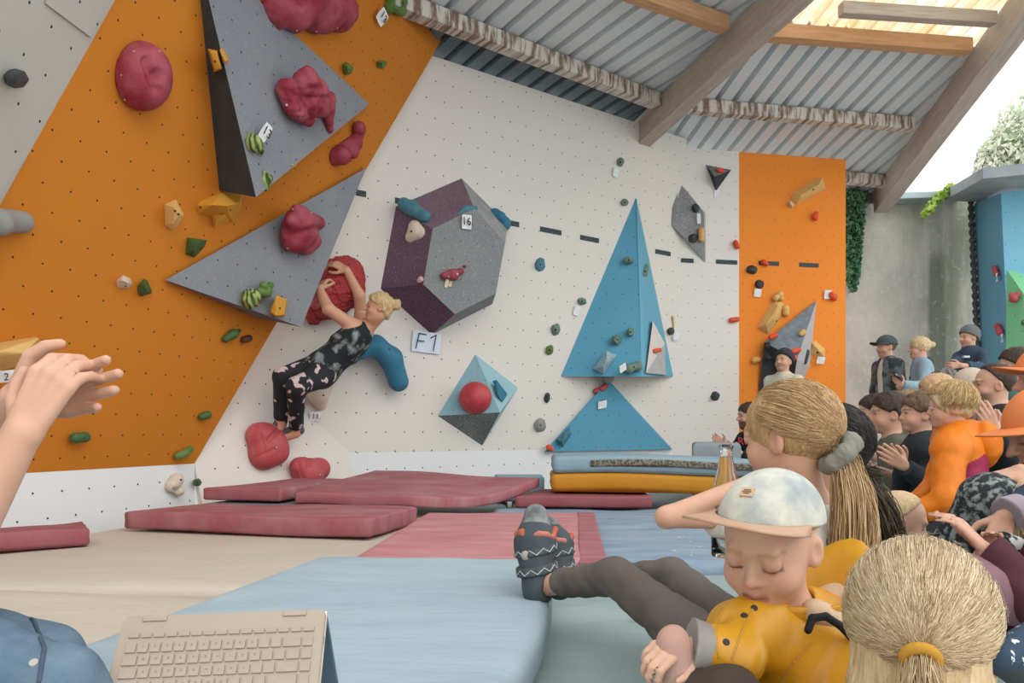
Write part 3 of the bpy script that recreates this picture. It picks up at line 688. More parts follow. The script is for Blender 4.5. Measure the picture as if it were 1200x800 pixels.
def gem(label, plane, x, y, rx, ry, out, col, seed=0, rot=0.0, n=11, bolt=True, base=0.0):
    """small angular hold: hull of scattered points over a footprint"""
    rs = random.Random(seed*31+int(x)); P = []
    for i in range(8):
        a = i*math.tau/8+rs.uniform(-.25, .25); ca, sa = math.cos(a)*rx, math.sin(a)*ry
        P.append((x+ca*math.cos(rot)-sa*math.sin(rot), y+ca*math.sin(rot)+sa*math.cos(rot), base-0.003))
    for i in range(n-6):
        a = rs.uniform(0, math.tau); r = rs.uniform(.25, .7); ca, sa = math.cos(a)*rx*r, math.sin(a)*ry*r
        P.append((x+ca*math.cos(rot)-sa*math.sin(rot), y+ca*math.sin(rot)+sa*math.cos(rot), base+out*rs.uniform(.7, 1)))
    return hull(label, plane, P, col, [(x, y)] if bolt else None, bevel=0.004)
Z0 = lambda px, py, pl: pl.hit(px, py).y
# --- orange overhang
blob('round crimson hold with a deep crease on the upper left of the orange overhang', PO, [(165, 88, .0, 34), (163, 100, .03, 26), (172, 76, .03, 22), ('-', 172, 72, .20, 7, 184, 104, .16, 6), ('-', 184, 88, 0, 9)], 'red', [(142, 88), (187, 60), (157, 60), (146, 117)], boltm, 0.5, res=34)
blob('wide crimson drooping hold cut by the top edge of the picture', PO, [(325, 8, .02, 22, 395, 8, .05, 26), (345, 20, .05, 18, 345, 26, .02, 12), (375, 24, .06, 16), (395, 20, .03, 14), (360, -12, .08, 26), ('-', 355, 2, .32, 7)], 'red', [(306, 20), (348, 36), (371, 37), (395, 33)], boltm, 0.6, res=44, lump=(.014, 20))
blob('crimson hold of twisted folds on the upper grey volume', PO, [(360, 95, .30, 16), (370, 105, .31, 14), (335, 104, .22, 12, 350, 128, .26, 14), (365, 122, .28, 16, 385, 125, .22, 9), (345, 125, .25, 12, 362, 140, .24, 8), (385, 115, .2, 9, 386, 150, .17, 5), ('-', 344, 108, .42, 4, 366, 134, .40, 4), ('-', 378, 112, 0, 3, 372, 146, .36, 4), ('-', 352, 130, 0, 3), ('-', 360, 104, 0, 3, 378, 104, 0, 3)], 'red', [(326, 94), (336, 123), (352, 138), (370, 139)], boltm, 0.45, res=50, base=.12, lump=(.012, 34))
blob('crimson hold made of three balls below the tip of the upper grey volume', PO, [(421, 150, .05, 8), (401, 182, .06, 11), (413, 178, .05, 8), (392, 183, .0, 11, 415, 168, .02, 10), (415, 168, .02, 8, 421, 152, .0, 8)], 'red', [(384, 186), (397, 169)], boltm, 0.3, res=36)
blob('green handle hold with a hole at the top edge of the overhang', PO, [(462, 4, .05, 9, 470, 12, .05, 7), (456, 8, .02, 7), (472, 2, .05, 6), (466, 13, .02, 5), ('~', 468, 3, .16, 5, 468, 3, -.02, 5)], 'green', None, None, 0.3)
hull('small green wedge hold on the overhang, left of a smaller one', PO, [(401, 75, 0), (406, 72, 0), (415, 79, 0), (412, 86, 0), (404, 89, 0), (401, 82, 0), (407, 78, .07), (408, 84, .06)], 'green', [(409, 81)], bevel=.003)
hull('smallest green wedge hold on the overhang near the white wall', PO, [(441, 72, 0), (446, 70, 0), (455, 73, 0), (449, 81, 0), (442, 80, 0), (446, 74, .06), (448, 77, .05)], 'green', [(447, 75)], bevel=.003)
yl = hull('yellow square hold across the black edge of the upper grey volume', PO, [(243, 57, .05), (255, 59, .10), (261, 82, .12), (251, 85, .06), (246, 60, .17), (254, 61, .2), (259, 80, .2), (252, 82, .16)], 'yellow', [(252, 72)], bevel=.004)
hull('yellow side piece on the grey face beside the yellow square hold', PO, [(257, 57, .13), (261, 55, .13), (269, 71, .16), (262, 75, .18), (258, 60, .2), (264, 72, .22)], 'yellow', None, bevel=.004)
blob('green striped hold with a paper tag at the black edge of the grey volume', PO, [(298, 168, .30, 10), (293, 163, .26, 7), (303, 174, .28, 7)], 'moss', None, None, 0.5, stripes=(0.5, 130, .006), base=.2)
blob('green leaf ribbed hold near the bottom corner of the upper grey volume', PO, [(310, 206, .31, 6, 310, 218, .31, 6), (313, 210, .30, 6)], 'moss', None, None, 0.5, stripes=(0.9, 150, .005), base=.24)
hull('tiny yellow wedge on the lower edge of the upper grey volume', PO, [(337, 193, .22), (341, 190, .25), (348, 189, .22), (347, 196, .2), (339, 199, .22), (342, 194, .29)], 'yellow', None, bevel=.002)
hull('large faceted yellow hold below the black volume side', PO, [(230, 240, 0), (235, 235, 0), (262, 224, 0), (283, 229, 0), (283, 240, 0), (273, 261, 0), (265, 248, .02), (250, 247, .02), (232, 250, 0), (265, 241, .18), (281, 238, .12), (248, 240, .14)], 'yellow', [(270, 246), (235, 243)], bevel=.004)
hull('lower lip of the large faceted yellow hold', PO, [(247, 249, 0), (266, 247, 0), (272, 259, 0), (250, 268, 0), (262, 252, .10), (254, 259, .06)], 'yellow', None, bevel=.004)
hull('chalky yellow faceted hold left of the large yellow one', PO, [(192, 239, 0), (206, 233, 0), (216, 252, 0), (208, 266, 0), (200, 270, 0), (193, 264, 0), (195, 250, .03), (205, 243, .12), (211, 252, .12), (203, 262, .08)], 'sand', [(205, 247), (209, 251)], bevel=.004)
hull('jagged green hold left of the flat grey triangle', PO, [(219, 278, 0), (222, 280, .03), (243, 281, 0), (240, 289, 0), (228, 302, 0), (217, 298, 0), (222, 288, .02), (232, 284, .10), (228, 293, .09)], 'dgreen', [(228, 288)], bevel=.003)
hull('small cream faceted hold on the left of the overhang', PO, [(136, 329, 0), (144, 322, 0), (153, 326, 0), (155, 333, 0), (150, 338, 0), (137, 337, 0), (143, 328, .07), (149, 331, .07)], 'cream', [(147, 335)], bevel=.003)
hull('small green faceted hold beside the cream one', PO, [(161, 335, 0), (169, 326, 0), (173, 328, 0), (179, 343, 0), (165, 348, 0), (161, 343, 0), (169, 333, .09), (171, 341, .08)], 'dgreen', [(171, 339)], bevel=.003)
blob('crimson frog faced hold on the flat grey triangle', PO, [(352, 268, .16, 22), (345, 256, .20, 10), (347, 245, .22, 6), (354, 248, .22, 7), (350, 255, .24, 6), (340, 258, .21, 7), (352, 262, .22, 18, 372, 262, .16, 10), (345, 280, .18, 16), (358, 288, .16, 11, 368, 282, .15, 9), ('-', 338, 276, .36, 5, 376, 268, .24, 4), ('-', 348, 251, 0, 2, 352, 262, 0, 2)], 'red', [(328, 273), (343, 245), (365, 249), (337, 291)], boltm, 0.5, res=44, base=.08)
blob('round green striped hold beside the green bulb on the flat grey triangle', PO, [(294, 350, .19, 11)], 'moss', None, None, 0.5, stripes=(0.9, 120, .007), base=.1)
blob('green bulb shaped hold right of the striped ball on the grey triangle', PO, [(311, 341, .20, 8), (309, 334, .21, 5), (317, 334, .20, 4), (305, 342, .2, 5)], 'green', None, None, 0.5, base=.1)
hull('yellow cube hold on the lower corner of the flat grey triangle', PO, [(315, 366, .18), (324, 346, .22), (337, 351, .2), (334, 371, .2), (326, 372, .2), (324, 346, .3), (336, 351, .3), (333, 369, .3), (323, 370, .3), (317, 365, .26)], 'yellow', [(328, 361)], bevel=.006)
blob('pointed green leaf hold under the flat grey triangle', PO, [(264, 397, .02, 4, 274, 391, .03, 6), (274, 391, .03, 5, 281, 387, .02, 2)], 'dgreen')
blob('dark brown bean hold right of the green leaf', PO, [(286, 398, .02, 4, 292, 396, .02, 4)], 'brown')
blob('short green hold low on the right of the orange overhang', PO, [(236, 488, .02, 4, 243, 486, .03, 5)], 'dgreen')
blob('cylindrical green hold low on the left of the orange overhang', PO, [(88, 513, .04, 6, 100, 512, .04, 6)], 'dgreen', [(99, 513)])
blob('green twisted hold at the bottom edge of the orange overhang', PO, [(208, 534, .03, 4, 217, 531, .05, 5), (217, 531, .05, 4, 223, 526, .04, 4)], 'green')
hull('long pale yellow bar hold at the left edge behind the clapping hands', PO, [(-40, 412, 0), (0, 401, 0), (42, 394, 0), (48, 404, 0), (30, 428, .05), (0, 434, .05), (-40, 440, 0), (46, 396, .12), (30, 414, .18), (0, 412, .2), (-40, 420, .2)], 'sand', None, bevel=.006)
# --- grey panels and kickboard
gem('dark slate angular hold on the grey upper left panel', PW, 19, 92, 16, 12, .12, 'black', 3, 0.1)
blob('smooth grey rounded hold at the left edge of the grey panel', PW, [(-25, 258, .05, 17, 26, 260, .06, 14), (0, 262, .08, 14)], 'grey', None, None, .6)
blob('cream two lobed hold on the lower left kickboard', PC, [(207, 562, .04, 8), (202, 569, .03, 8), (210, 575, .04, 6), ('-', 206, 574, .12, 4)], 'cream', [(212, 562)])
gem('small green hold in the corner beside the cream two lobed hold', PD, 231, 565, 6, 5, .05, 'dgreen', 5)
# --- white wall
tm = plain('textured_red', C('#b03c40'), 0.7, 0.3, 10, 1.0, 55, 0.03, alt=C('#c0605c'))
teardrop = blob('huge coral shield hold gripped by the climber', PA, [(396, 335, .10, 28), (408, 318, .10, 15), (378, 350, .10, 22), (367, 372, .06, 8), (400, 330, .16, 20)], tm, None, None, .7, res=46, lump=(.012, 55))
ridge = blob('segmented raised rib down the coral shield hold', PA, [(403, 318, .22, 9, 372, 354, .23, 8)], 'coral', None, None, .5, stripes=(0.9, 95, .008), res=34)
blob('thick teal arch shaped hold behind the climber', PA, [(406, 416, .12, 9, 420, 410, .16, 11), (420, 410, .16, 10, 440, 405, .16, 12), (440, 405, .16, 12, 458, 420, .16, 13), (458, 420, .16, 13, 467, 447, .14, 12), (412, 418, .10, 9)], 'blue', [(456, 409), (462, 454)], None, .5, res=50)
blob('beige teardrop hold with paper tag under the climber', PA, [(373, 462, .06, 13), (381, 450, .05, 10), (376, 474, .04, 7)], 'cream', [(379, 463)], None, .6)
blob('dusty red foothold under the climbing shoes', PD, [(313, 517, .05, 21), (322, 529, .05, 16), (303, 510, .06, 14), (308, 534, .04, 16), ('-', 326, 504, .30, 4, 316, 515, .22, 3), ('-', 306, 508, 0, 2, 312, 530, 0, 2), ('-', 300, 536, 0, 2, 322, 526, 0, 2)], 'coral', [(324, 524)], boltm, .6, res=40)
blob('dusty red two humped foothold resting near the red mats', PD, [(358, 552, .06, 17), (350, 546, .09, 10), (374, 549, .06, 13), (362, 560, .05, 14), ('-', 362, 534, .26, 3, 362, 545, .3, 2), ('-', 350, 542, 0, 2, 356, 562, 0, 2)], 'coral', [(375, 556)], boltm, .6, res=40)
blob('teal wedge at the upper left edge of the purple volume', PA, [(474, 240, .12, 8, 498, 254, .30, 7), (484, 240, .16, 6)], 'teal', None, None, .5, lump=(.006, 30))
blob('cream guitar pick shaped hold on the purple side', PA, [(486, 265, .24, 7), (482, 278, .20, 7), (495, 274, .28, 7), (487, 272, .25, 8)], 'cream', [(482, 271)], None, .8)
blob('teal curved rail hold above paper tag on the purple volume', PA, [(537, 252, .36, 3, 546, 245, .38, 4), (546, 245, .38, 4, 557, 244, .38, 3)], 'teal', None, None, .5)
blob('teal scoop hold at the right rim of the purple and grey volume', PA, [(580, 252, .06, 8, 590, 262, .06, 9), (587, 254, .12, 6)], 'blue', None, None, .6)
bowl = blob('dark red bowl shaped hold on the grey front of the purple volume', PA, [(520, 323, .43, 4, 540, 318, .43, 4), (531, 322, .45, 7), (545, 312, .42, 2), ('-', 528, 312, .52, 5, 540, 309, .5, 4)], 'red', [(526, 324), (536, 321)], boltm, .6)
blob('tiny pink pebble hold on the edge of the purple side', PA, [(493, 327, .41, 3.5), (491, 329, .40, 2.5)], 'pink')
blob('red ball hold on the teal pyramid volume', PA, [(557, 466, .20, 19)], plain('red_ball', C('#b02d3c'), 0.5, 0.35, 6, alt=C('#cf8580')), None, None, .5, res=40)
hull('dark teal faceted insert beside the red ball', PA, [(577, 446, .18), (582, 445, .22), (594, 460, .16), (595, 466, .12), (590, 476, .18), (583, 462, .28), (588, 470, .26)], 'blue', None, bevel=.003)
for lab, x, y, rx, ry, col, o_ in [
    ('pale teal drop hold right of the purple volume', 633, 310, 7, 9, 'teal', .06), ('sage green hold with paper tag left of the blue pyramid', 682, 353, 6, 5, 'sage', .06),
    ('sage hold with paper tag high on the white wall', 727, 190, 5, 6, 'sage', .06), ('sage hold just above the tip of the blue pyramid', 732, 237, 5, 5, 'sage', .06),
    ('grey green oval hold left of the blue pyramid foot', 651, 386, 6, 8, 'sage', .07), ('crooked green hold below the grey green oval', 644, 410, 5, 7, 'green', .06),
    ('small black forked hold left of the flat blue triangle', 641, 466, 4, 7, 'black', .05), ('round grey hold beside the lower blue triangle', 633, 498, 8, 9, 'grey', .08)]:
    gem(lab, PA, x, y, rx, ry, o_, col, 7, 0.2)
def gemv(lab, x, y, rx, ry, col, b, o_=.07, seed=2, rot=.2): return gem(lab, PA, x, y, rx, ry, o_, col, seed, rot, base=b)
gemv('grey green hold on the upper left face of the blue pyramid', 737, 305, 7, 5, 'sage', .13)
gemv('long sage hold on the ridge of the blue pyramid', 756, 318, 4, 10, 'sage', .12)
gemv('sage forked hold on the blue pyramid, right of its lumpy neighbour', 739, 389, 5, 6, 'sage', .30)
gemv('lumpy sage hold in the middle of the blue pyramid', 723, 398, 7, 7, 'sage', .25)
blob('knobbly sage hold with tag at the foot of the blue pyramid', PA, [(737, 432, .42, 6), (747, 429, .44, 6), (742, 430, .43, 5)], 'sage', [(743, 430)])
hull('blue and white prism hold on the lower blue pyramid', PA, [(695, 432, .18), (711, 411, .25), (723, 416, .28), (707, 438, .26), (711, 420, .38), (707, 429, .38)], plain('prism_blue', C('#7fa7b8'), .7, .8, 20, alt=C('#c4c6c6')), None)
blob('round grey knob wedged between the two blue volumes', PA, [(713, 442, .12, 7)], 'grey')
blob('orange half round hold on the pale panel of the blue pyramid', PA, [(767, 411, .36, 2.5, 773, 410, .34, 2.5)], 'orange')
gem('black hold with yellow strap right of the blue pyramid', PA, 786, 388, 5, 5, .06, 'black', 1)
gem('black wedge hold low on the white panel', PB, 838, 464, 6, 6, .07, 'black', 4)
blob('left of the two red holds at the tip of the flat blue triangle', PA, [(698, 458, .03, 3, 703, 456, .03, 3)], 'coral')
blob('right red hold at the tip of the flat blue triangle', PA, [(706, 455, .07, 3.5, 710, 452, .07, 3)], 'coral')
hull('teal prism hold on the left edge of the flat blue triangle', PA, [(651, 515, .06), (668, 500, .06), (670, 508, .06), (660, 524, .06), (662, 508, .18), (659, 517, .18)], 'teal', None)
blob('small orange hold at the left corner of the flat blue triangle', PA, [(643, 524, .09, 3.5), (646, 526, .09, 3)], 'orange')
gem('black upper hold on the grey diamond volume', PB, 815, 244, 5, 6, .07, 'black', 3, base=.06)
gem('black lower hold on the grey diamond volume', PB, 812, 279, 7, 6, .08, 'black', 6, base=.05)
blob('tan wooden oval hold at the right edge of the grey diamond', PB, [(822, 270, .09, 4, 822, 280, .08, 3.5)], 'wood')
blob('red hold nested in the small black volume', PB, [(843, 199, .10, 3), (846, 200, .08, 3)], 'orange')
blob('red oval hold at the left edge of the orange panel', PB, [(862, 284, .04, 3, 864, 289, .04, 3)], 'orange')
blob('red half moon hold on the white panel beside the orange one', PB, [(857, 375, .03, 3, 864, 374, .03, 3), ('-', 861, 369, .05, 3)], 'orange')
# --- orange panel at the back
bar = hull('sand coloured faceted bar hold across the top of the orange panel', PB, [(926, 232, 0), (933, 240, 0), (968, 222, 0), (964, 207, 0), (955, 209, 0), (930, 225, 0), (938, 229, .14), (960, 216, .16), (940, 232, .10), (964, 218, .10)], 'sand', [(953, 222)], bevel=.004)
hull('white block at the lower end of the sand bar hold', PB, [(923, 237, 0), (927, 234, 0), (931, 240, 0), (928, 244, 0), (924, 242, 0), (926, 238, .07), (928, 241, .07)], 'cream')
blob('red double hold under the sand bar', PB, [(954, 254, .04, 3, 957, 250, .05, 3), (956, 256, .04, 3)], 'orange')
blob('red knob on a tape dash on the orange panel', PB, [(895, 307, .04, 3.5), (898, 309, .03, 3)], 'orange')
gem('black hold at the left of the orange panel, upper one', PB, 881, 316, 7, 6, .08, 'black', 2)
gem('black hold with paper tag below another on the orange panel', PB, 890, 333, 6, 6, .07, 'black', 8)
blob('sand coloured knob at the top of the chain of sand holds', PB, [(914, 345, .05, 4), (909, 349, .05, 4), (916, 350, .04, 3)], 'sand')
hull('long faceted sand hold below the sand knob', PB, [(905, 353, 0), (914, 352, 0), (919, 356, 0), (915, 371, 0), (911, 378, 0), (900, 392, 0), (887, 384, 0), (893, 371, 0), (903, 367, 0), (912, 358, .12), (908, 372, .15), (898, 380, .12)], 'sand', [(910, 376)], bevel=.004)
blob('sand coloured side lobe of the chain of holds', PB, [(921, 362, .03, 4.5), (921, 367, .03, 4)], 'sand')
hull('blocky sand hold with paper tag right of the grey pointed volume', PB, [(950, 400, 0), (956, 399, 0), (959, 408, 0), (967, 409, 0), (966, 420, 0), (955, 420, 0), (950, 413, 0), (954, 404, .07), (962, 413, .10)], 'sand', [(958, 413)], bevel=.004)
blob('pair of red holds beside a paper tag on the orange panel', PB, [(974, 345, .04, 3.5, 976, 348, .04, 3.5), (979, 347, .03, 3, 978, 350, .03, 3)], 'orange')
blob('small cream hold left of the grey pointed volume', PB, [(884, 422, .03, 4, 889, 421, .03, 3)], 'wood')
blob('red hold at the upper left edge of the pointed grey volume', PB, [(903, 395, .18, 3, 909, 393, .18, 3)], 'orange')
blob('yellow hold on the upper face of the pointed grey volume', PB, [(941, 389, .26, 3.5), (939, 391, .26, 3)], 'sand')
blob('long red hold on the ridge of the pointed grey volume', PB, [(928, 412, .42, 3, 936, 410, .40, 3)], 'orange')
blob('small red hold under the ridge of the pointed grey volume', PB, [(931, 419, .44, 3)], 'orange')
blob('black oval hold on the right face of the pointed grey volume', PB, [(946, 412, .13, 3, 943, 424, .17, 3)], 'black')
gem('black lump on the black face of the pointed volume, upper one', PB, 900, 405, 4, 5, .08, 'black', 2, base=.12, bolt=False)
gem('black lump on the black face of the pointed volume, lower one', PB, 901, 419, 4, 4, .08, 'black', 4, base=.14, bolt=False)
# --- tower at the far right
PT = pl3(q0, q1, down(q1, 0.14)); PF = pl3(q1, q2, down(q1, 0.14))
blob('coral long hold high on the dark side of the blue tower', PT, [(1165, 313, .04, 3.5, 1168, 321, .04, 3.5)], 'coral')
blob('coral long hold low on the dark side of the blue tower', PT, [(1169, 382, .04, 4, 1172, 390, .05, 4)], 'coral')
mint = board('mint_volume', C('#79c48f'), 0.2, 0.2, chalk=.1)
volume('mint green faceted volume on the front of the blue tower', PF, [(1180, 316, 0), (1236, 330, 0), (1240, 450, 0), (1178, 450, 0), (1184, 322, .02), (1200, 345, .25), (1202, 440, .22)],
    [([0, 1, 5], 0), ([0, 5, 6, 3], 0), ([1, 2, 6, 5], 0), ([3, 2, 6], 0), ([0, 1, 2, 3], 0)], [mint])
blob('pink cup shaped hold on the mint green volume', PF, [(1188, 350, .18, 5), (1193, 345, .18, 3.5), (1185, 345, .16, 3)], 'coral')
gem('green hold at the right edge on the mint volume', PF, 1201, 378, 5, 5, .1, 'green', 2, base=.2)

# ------------------------------------------------------------------ paper tags, poster, tape dashes
paper = plain('paper', C('#e4e6e6'), 0.8, 0.1, 20); paper_b = plain('bluish_paper', C('#d3dfea'), 0.8, 0.1, 20); ink = plain('black_ink', C('#22252a'), 0.8, 0.0, 5)
def text_mesh(s, size, mat):
    cu = bpy.data.curves.new('lettering', 'FONT'); cu.body = s; cu.size = size; cu.align_x = 'CENTER'; cu.align_y = 'CENTER'; cu.extrude = 0.0006; cu.resolution_u = 3
    o = bpy.data.objects.new('lettering', cu); me = bpy.data.meshes.new_from_object(o); bpy.data.objects.remove(o); me.materials.clear(); me.materials.append(mat); return me
def paper_tag(label, plane, x, y, w, h, rot, txt=None, out=0.02, mat=None, name='paper_tag', cat='tag', tsize=0.8, lines=None):
    p = plane.hit(x, y, out); s = p.y/FPX; f = 1.0/max(0.35, abs(plane.u.dot(Vector((1, 0, 0))))) if plane is not PO else 1.25
    bm = bmesh.new(); boxbm(bm, (0, 0, 0), (w*s*f/2, h*s/2, 0.001))
    bmesh.ops.subdivide_edges(bm, edges=bm.edges[:], cuts=3, use_grid_fill=True)
    for v in bm.verts: v.co.z += 0.012*math.sin(v.co.y/(h*s)*2.5+v.co.x/(w*s)*1.3)
    o = bm_obj(name, bm, mat or paper); R = Matrix((plane.u, plane.v, plane.n)).transposed() @ Matrix.Rotation(math.radians(rot), 3, 'Z')
    o.matrix_world = Matrix.Translation(p) @ R.to_4x4(); tag(o, label, cat)
    if txt:
        t = link('lettering', text_mesh(txt, h*s*tsize, ink), None, o); t.location = (0, 0, 0.0155)
    if lines:
        bm = bmesh.new()
        for (xa, ya, xb, yb) in lines:
            a = Vector((xa*w*s*f/2, ya*h*s/2, .015)); b = Vector((xb*w*s*f/2, yb*h*s/2, .015)); boxbm(bm, (a+b)/2, ((b-a).length/2+.004, .0045, .001), frame(b-a))
        bm_obj('lettering', bm, ink, o)
    return o
for lab, pl, x, y, w, h, r, t, o_ in [
    ('paper tag reading 13 hanging from the green handle hold', PO, 448, 20, 11, 17, -25, '13', .05), ('paper tag reading 13 above the green striped hold', PO, 311, 155, 9, 20, -18, '13', .30),
    ('paper tag half hidden behind the clapping hands', PO, 5, 441, 16, 16, 10, '2', .14), ('paper tag reading 16 on the grey front of the purple volume', PA, 547, 260, 10, 16, 4, '16.', .43),
    ('paper tag reading 11 under the beige teardrop hold', PA, 370, 488, 11, 11, 0, '11.', .03), ('paper tag under the sage hold left of the blue pyramid', PA, 676, 364, 6, 11, -12, None, .03),
    ('paper tag under the sage hold high on the white wall', PA, 722, 202, 6, 10, -10, None, .03), ('paper tag left of the knobbly sage hold', PA, 730, 431, 8, 9, 28, None, .45),
    ('paper tag under the red holds at the tip of the flat blue triangle', PA, 706, 474, 10, 9, 10, None, .09), ('paper tag right of the black hold with the strap', PA, 793, 394, 7, 8, 5, None, .05),
    ('paper tag on the grey diamond volume', PB, 819, 256, 4, 11, 8, None, .12), ('paper tag under the small black volume', PB, 840, 227, 6, 8, 0, None, .02),
    ('paper tag under the lower black hold on the orange panel', PB, 888, 343, 8, 9, -4, None, .03), ('paper tag left of the pair of red holds', PB, 970, 345, 8, 10, 0, None, .03),
    ('paper tag under the blocky sand hold', PB, 962, 422, 9, 8, -5, None, .08), ('paper slip under the upper coral hold of the tower', PT, 1168, 325, 3, 9, 10, None, .05), ('paper slip under the lower coral hold of the tower', PT, 1174, 396, 3, 9, 10, None, .05)]:
    paper_tag(lab, pl, x, y, w, h, r, t, o_)
paper_tag('bluish paper sheet lettered F1 below the purple volume', PA, 500, 401, 30, 24, -3, None, .03, paper_b, 'paper_sign', 'sign',
          lines=[(-.62, .75, -.80, -.72), (-.62, .75, -.12, .72), (-.70, .05, -.25, .05), (.22, .45, .60, .80), (.60, .80, .46, -.75)])
for i, (x, y) in enumerate([(523.5, 332), (528, 331)]):
    paper_tag(['left', 'right'][i]+' cream tape strip under the dark red bowl hold', PA, x, y, 3, 9, -3, None, .42, plain('cream_tape', C('#e2d8b8'), .7, .1, 9), 'tape_strip', 'tape')
tape = two_tone('dark_tape', C('#3a4346'), C('#4c5659'), 50)
k = 0
for pl, x, y, ln in [(PA, 423, 226.5, 12), (PA, 470, 236, 14), (PA, 602, 262, 13), (PA, 645.5, 270.5, 25), (PA, 691, 280, 22), (PA, 777, 296, 18), (PB, 801, 305, 24), (PB, 851.5, 307, 25), (PB, 901, 308.5, 24), (PB, 948, 310.5, 23)]:
    a, b = pl.hit(x-ln/2, y), pl.hit(x+ln/2, y); L = abs((b-a).dot(pl.u)); c = pl.hit(x, y, 0.002)
    bm = bmesh.new(); boxbm(bm, (0, 0, 0), (L/2, 0.026, 0.0015)); o = bm_obj('tape_dash', bm, tape)
    o.matrix_world = Matrix.Translation(c) @ Matrix((pl.u, pl.v, pl.n)).transposed().to_4x4()
    where = 'on the orange panel' if x > 866 else ('on the white panel by the orange one' if pl is PB else 'on the white wall')
    tag(o, ORD[k]+' dark tape dash from the left, '+where, 'tape', 'tape dashes along the walls'); k += 1
hull('thin yellow strap hanging above the black hold by the blue pyramid', PA, [(788, 370, .0), (790, 370, 0), (790, 385, .0), (788, 385, 0), (788, 370, .02), (790, 385, .02)], 'wood', None, 'strap', 'strap')
# rope down the corner of the tower
pa, pb = q0+Vector((-0.07, -0.05, 0)), down(q0, 0.15)+Vector((-0.07, -0.05, 0))
V, F = [], []
for i in range(161):
    t = i/160; c = pa.lerp(pb, t)
    for j in range(8):
        a = j*math.tau/8; r = 0.035+0.012*math.cos(2*(a-t*110)); V.append(c+Vector((math.cos(a)*r, math.sin(a)*r, 0)))
for i in range(160):
    for j in range(8): F.append((i*8+j, i*8+(j+1) % 8, (i+1)*8+(j+1) % 8, (i+1)*8+j))
F += [tuple(range(8))[::-1], tuple(160*8+j for j in range(8))]
o = link('rope', mesh_from('rope', V, F, True, False), ropem); place(o, pa); tag(o, 'thick dark rope down the corner of the blue tower', 'rope')

# ------------------------------------------------------------------ plants
def leaves(name, pts, size, mat, parent=None, seed=1, flat=None):
    rs = np.random.RandomState(seed); n = len(pts); V = np.zeros((n, 4, 3)); sz = size*rs.uniform(.6, 1.3, n)
    a = rs.normal(size=(n, 3)); a /= np.linalg.norm(a, axis=1)[:, None]; b = np.cross(a, rs.normal(size=(n, 3))); b /= np.linalg.norm(b, axis=1)[:, None]
    pts = np.array(pts)
    V[:, 0] = pts-a*sz[:, None]; V[:, 1] = pts+b*sz[:, None]*.6; V[:, 2] = pts+a*sz[:, None]; V[:, 3] = pts-b*sz[:, None]*.6+np.cross(a, b)*sz[:, None]*.2
    Q = np.arange(n*4).reshape(n, 4); o = link(name, quads_mesh(name, V.reshape(-1, 3), Q, False), mat, parent); o['kind'] = 'stuff'; return o
ivym = two_tone('ivy_leaf', C('#2f5a41'), C('#6c9a73'), 30, .4, .6); vinem = two_tone('vine_leaf', C('#8fb83c'), C('#c4d878'), 20, .4, .6)
rs = np.random.RandomState(3); P = []
for i in range(1500):
    t = rs.beta(1.1, 1.5); y = 224+t*118; hw = 12*(1-t)**0.4+1; x = 1001-t*2+rs.uniform(-1, 1)*hw; P.append(tuple(at(x, y, YB-0.5+rs.uniform(-.1, .15))))
bpy_ivy = empty('ivy', at(1001, 230, YB-0.45)); tag(bpy_ivy, 'dark green ivy hanging down the concrete wall beside the orange panel', 'plant')
child(leaves('foliage', P, 0.05, ivym, None, 2), bpy_ivy)
P = []
for i in range(420):
    t = rs.uniform(0, 1); x = 1118-36*t; y = 219+9*math.sin(t*2)+26*t**2.2+rs.normal()*2.5; P.append(tuple(at(x, y, YB-0.42+rs.uniform(-.15, .15))))
v_ = empty('vine', at(1100, 228, YB-0.5)); tag(v_, 'bright green vine hanging over the coping of the concrete wall', 'plant'); child(leaves('foliage', P, 0.05, vinem, None, 4), v_)
tr = empty('tree', at(1195, 260, 26)); tag(tr, 'pale hazy tree beyond the concrete wall', 'tree')
treem = two_tone('hazed_tree_leaf', C('#bcc8a6'), C('#dadaca'), 2, .35, .65); P = []  # distance haze is mixed into the pale leaf colours
for cx, cy, r in [(1195, 165, 1.0), (1175, 185, .8), (1160, 195, .5), (1215, 150, 1.3), (1190, 205, .9), (1220, 200, 1.3)]:
    c = np.array(at(cx, cy, 26))
    for i in range(700):
        d = rs.normal(size=3); d /= np.linalg.norm(d); P.append(tuple(c+d*r*rs.uniform(.35, 1)**.6))
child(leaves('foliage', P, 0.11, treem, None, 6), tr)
bark = plain('bark', C('#8a8074'), .9, .3, 6)
S = SDF(); tb = at(1205, 240, 26); S.cone((tb.x, 26, GZ), tb, .3, .18, .05); S.cone(tb, at(1195, 165, 26), .18, .05, .08); S.cone(tb, at(1170, 185, 26), .12, .04, .08); S.cone(tb, at(1222, 180, 26), .14, .04, .08)
child(link('trunk', S.mesh('trunk', .07), bark), tr)
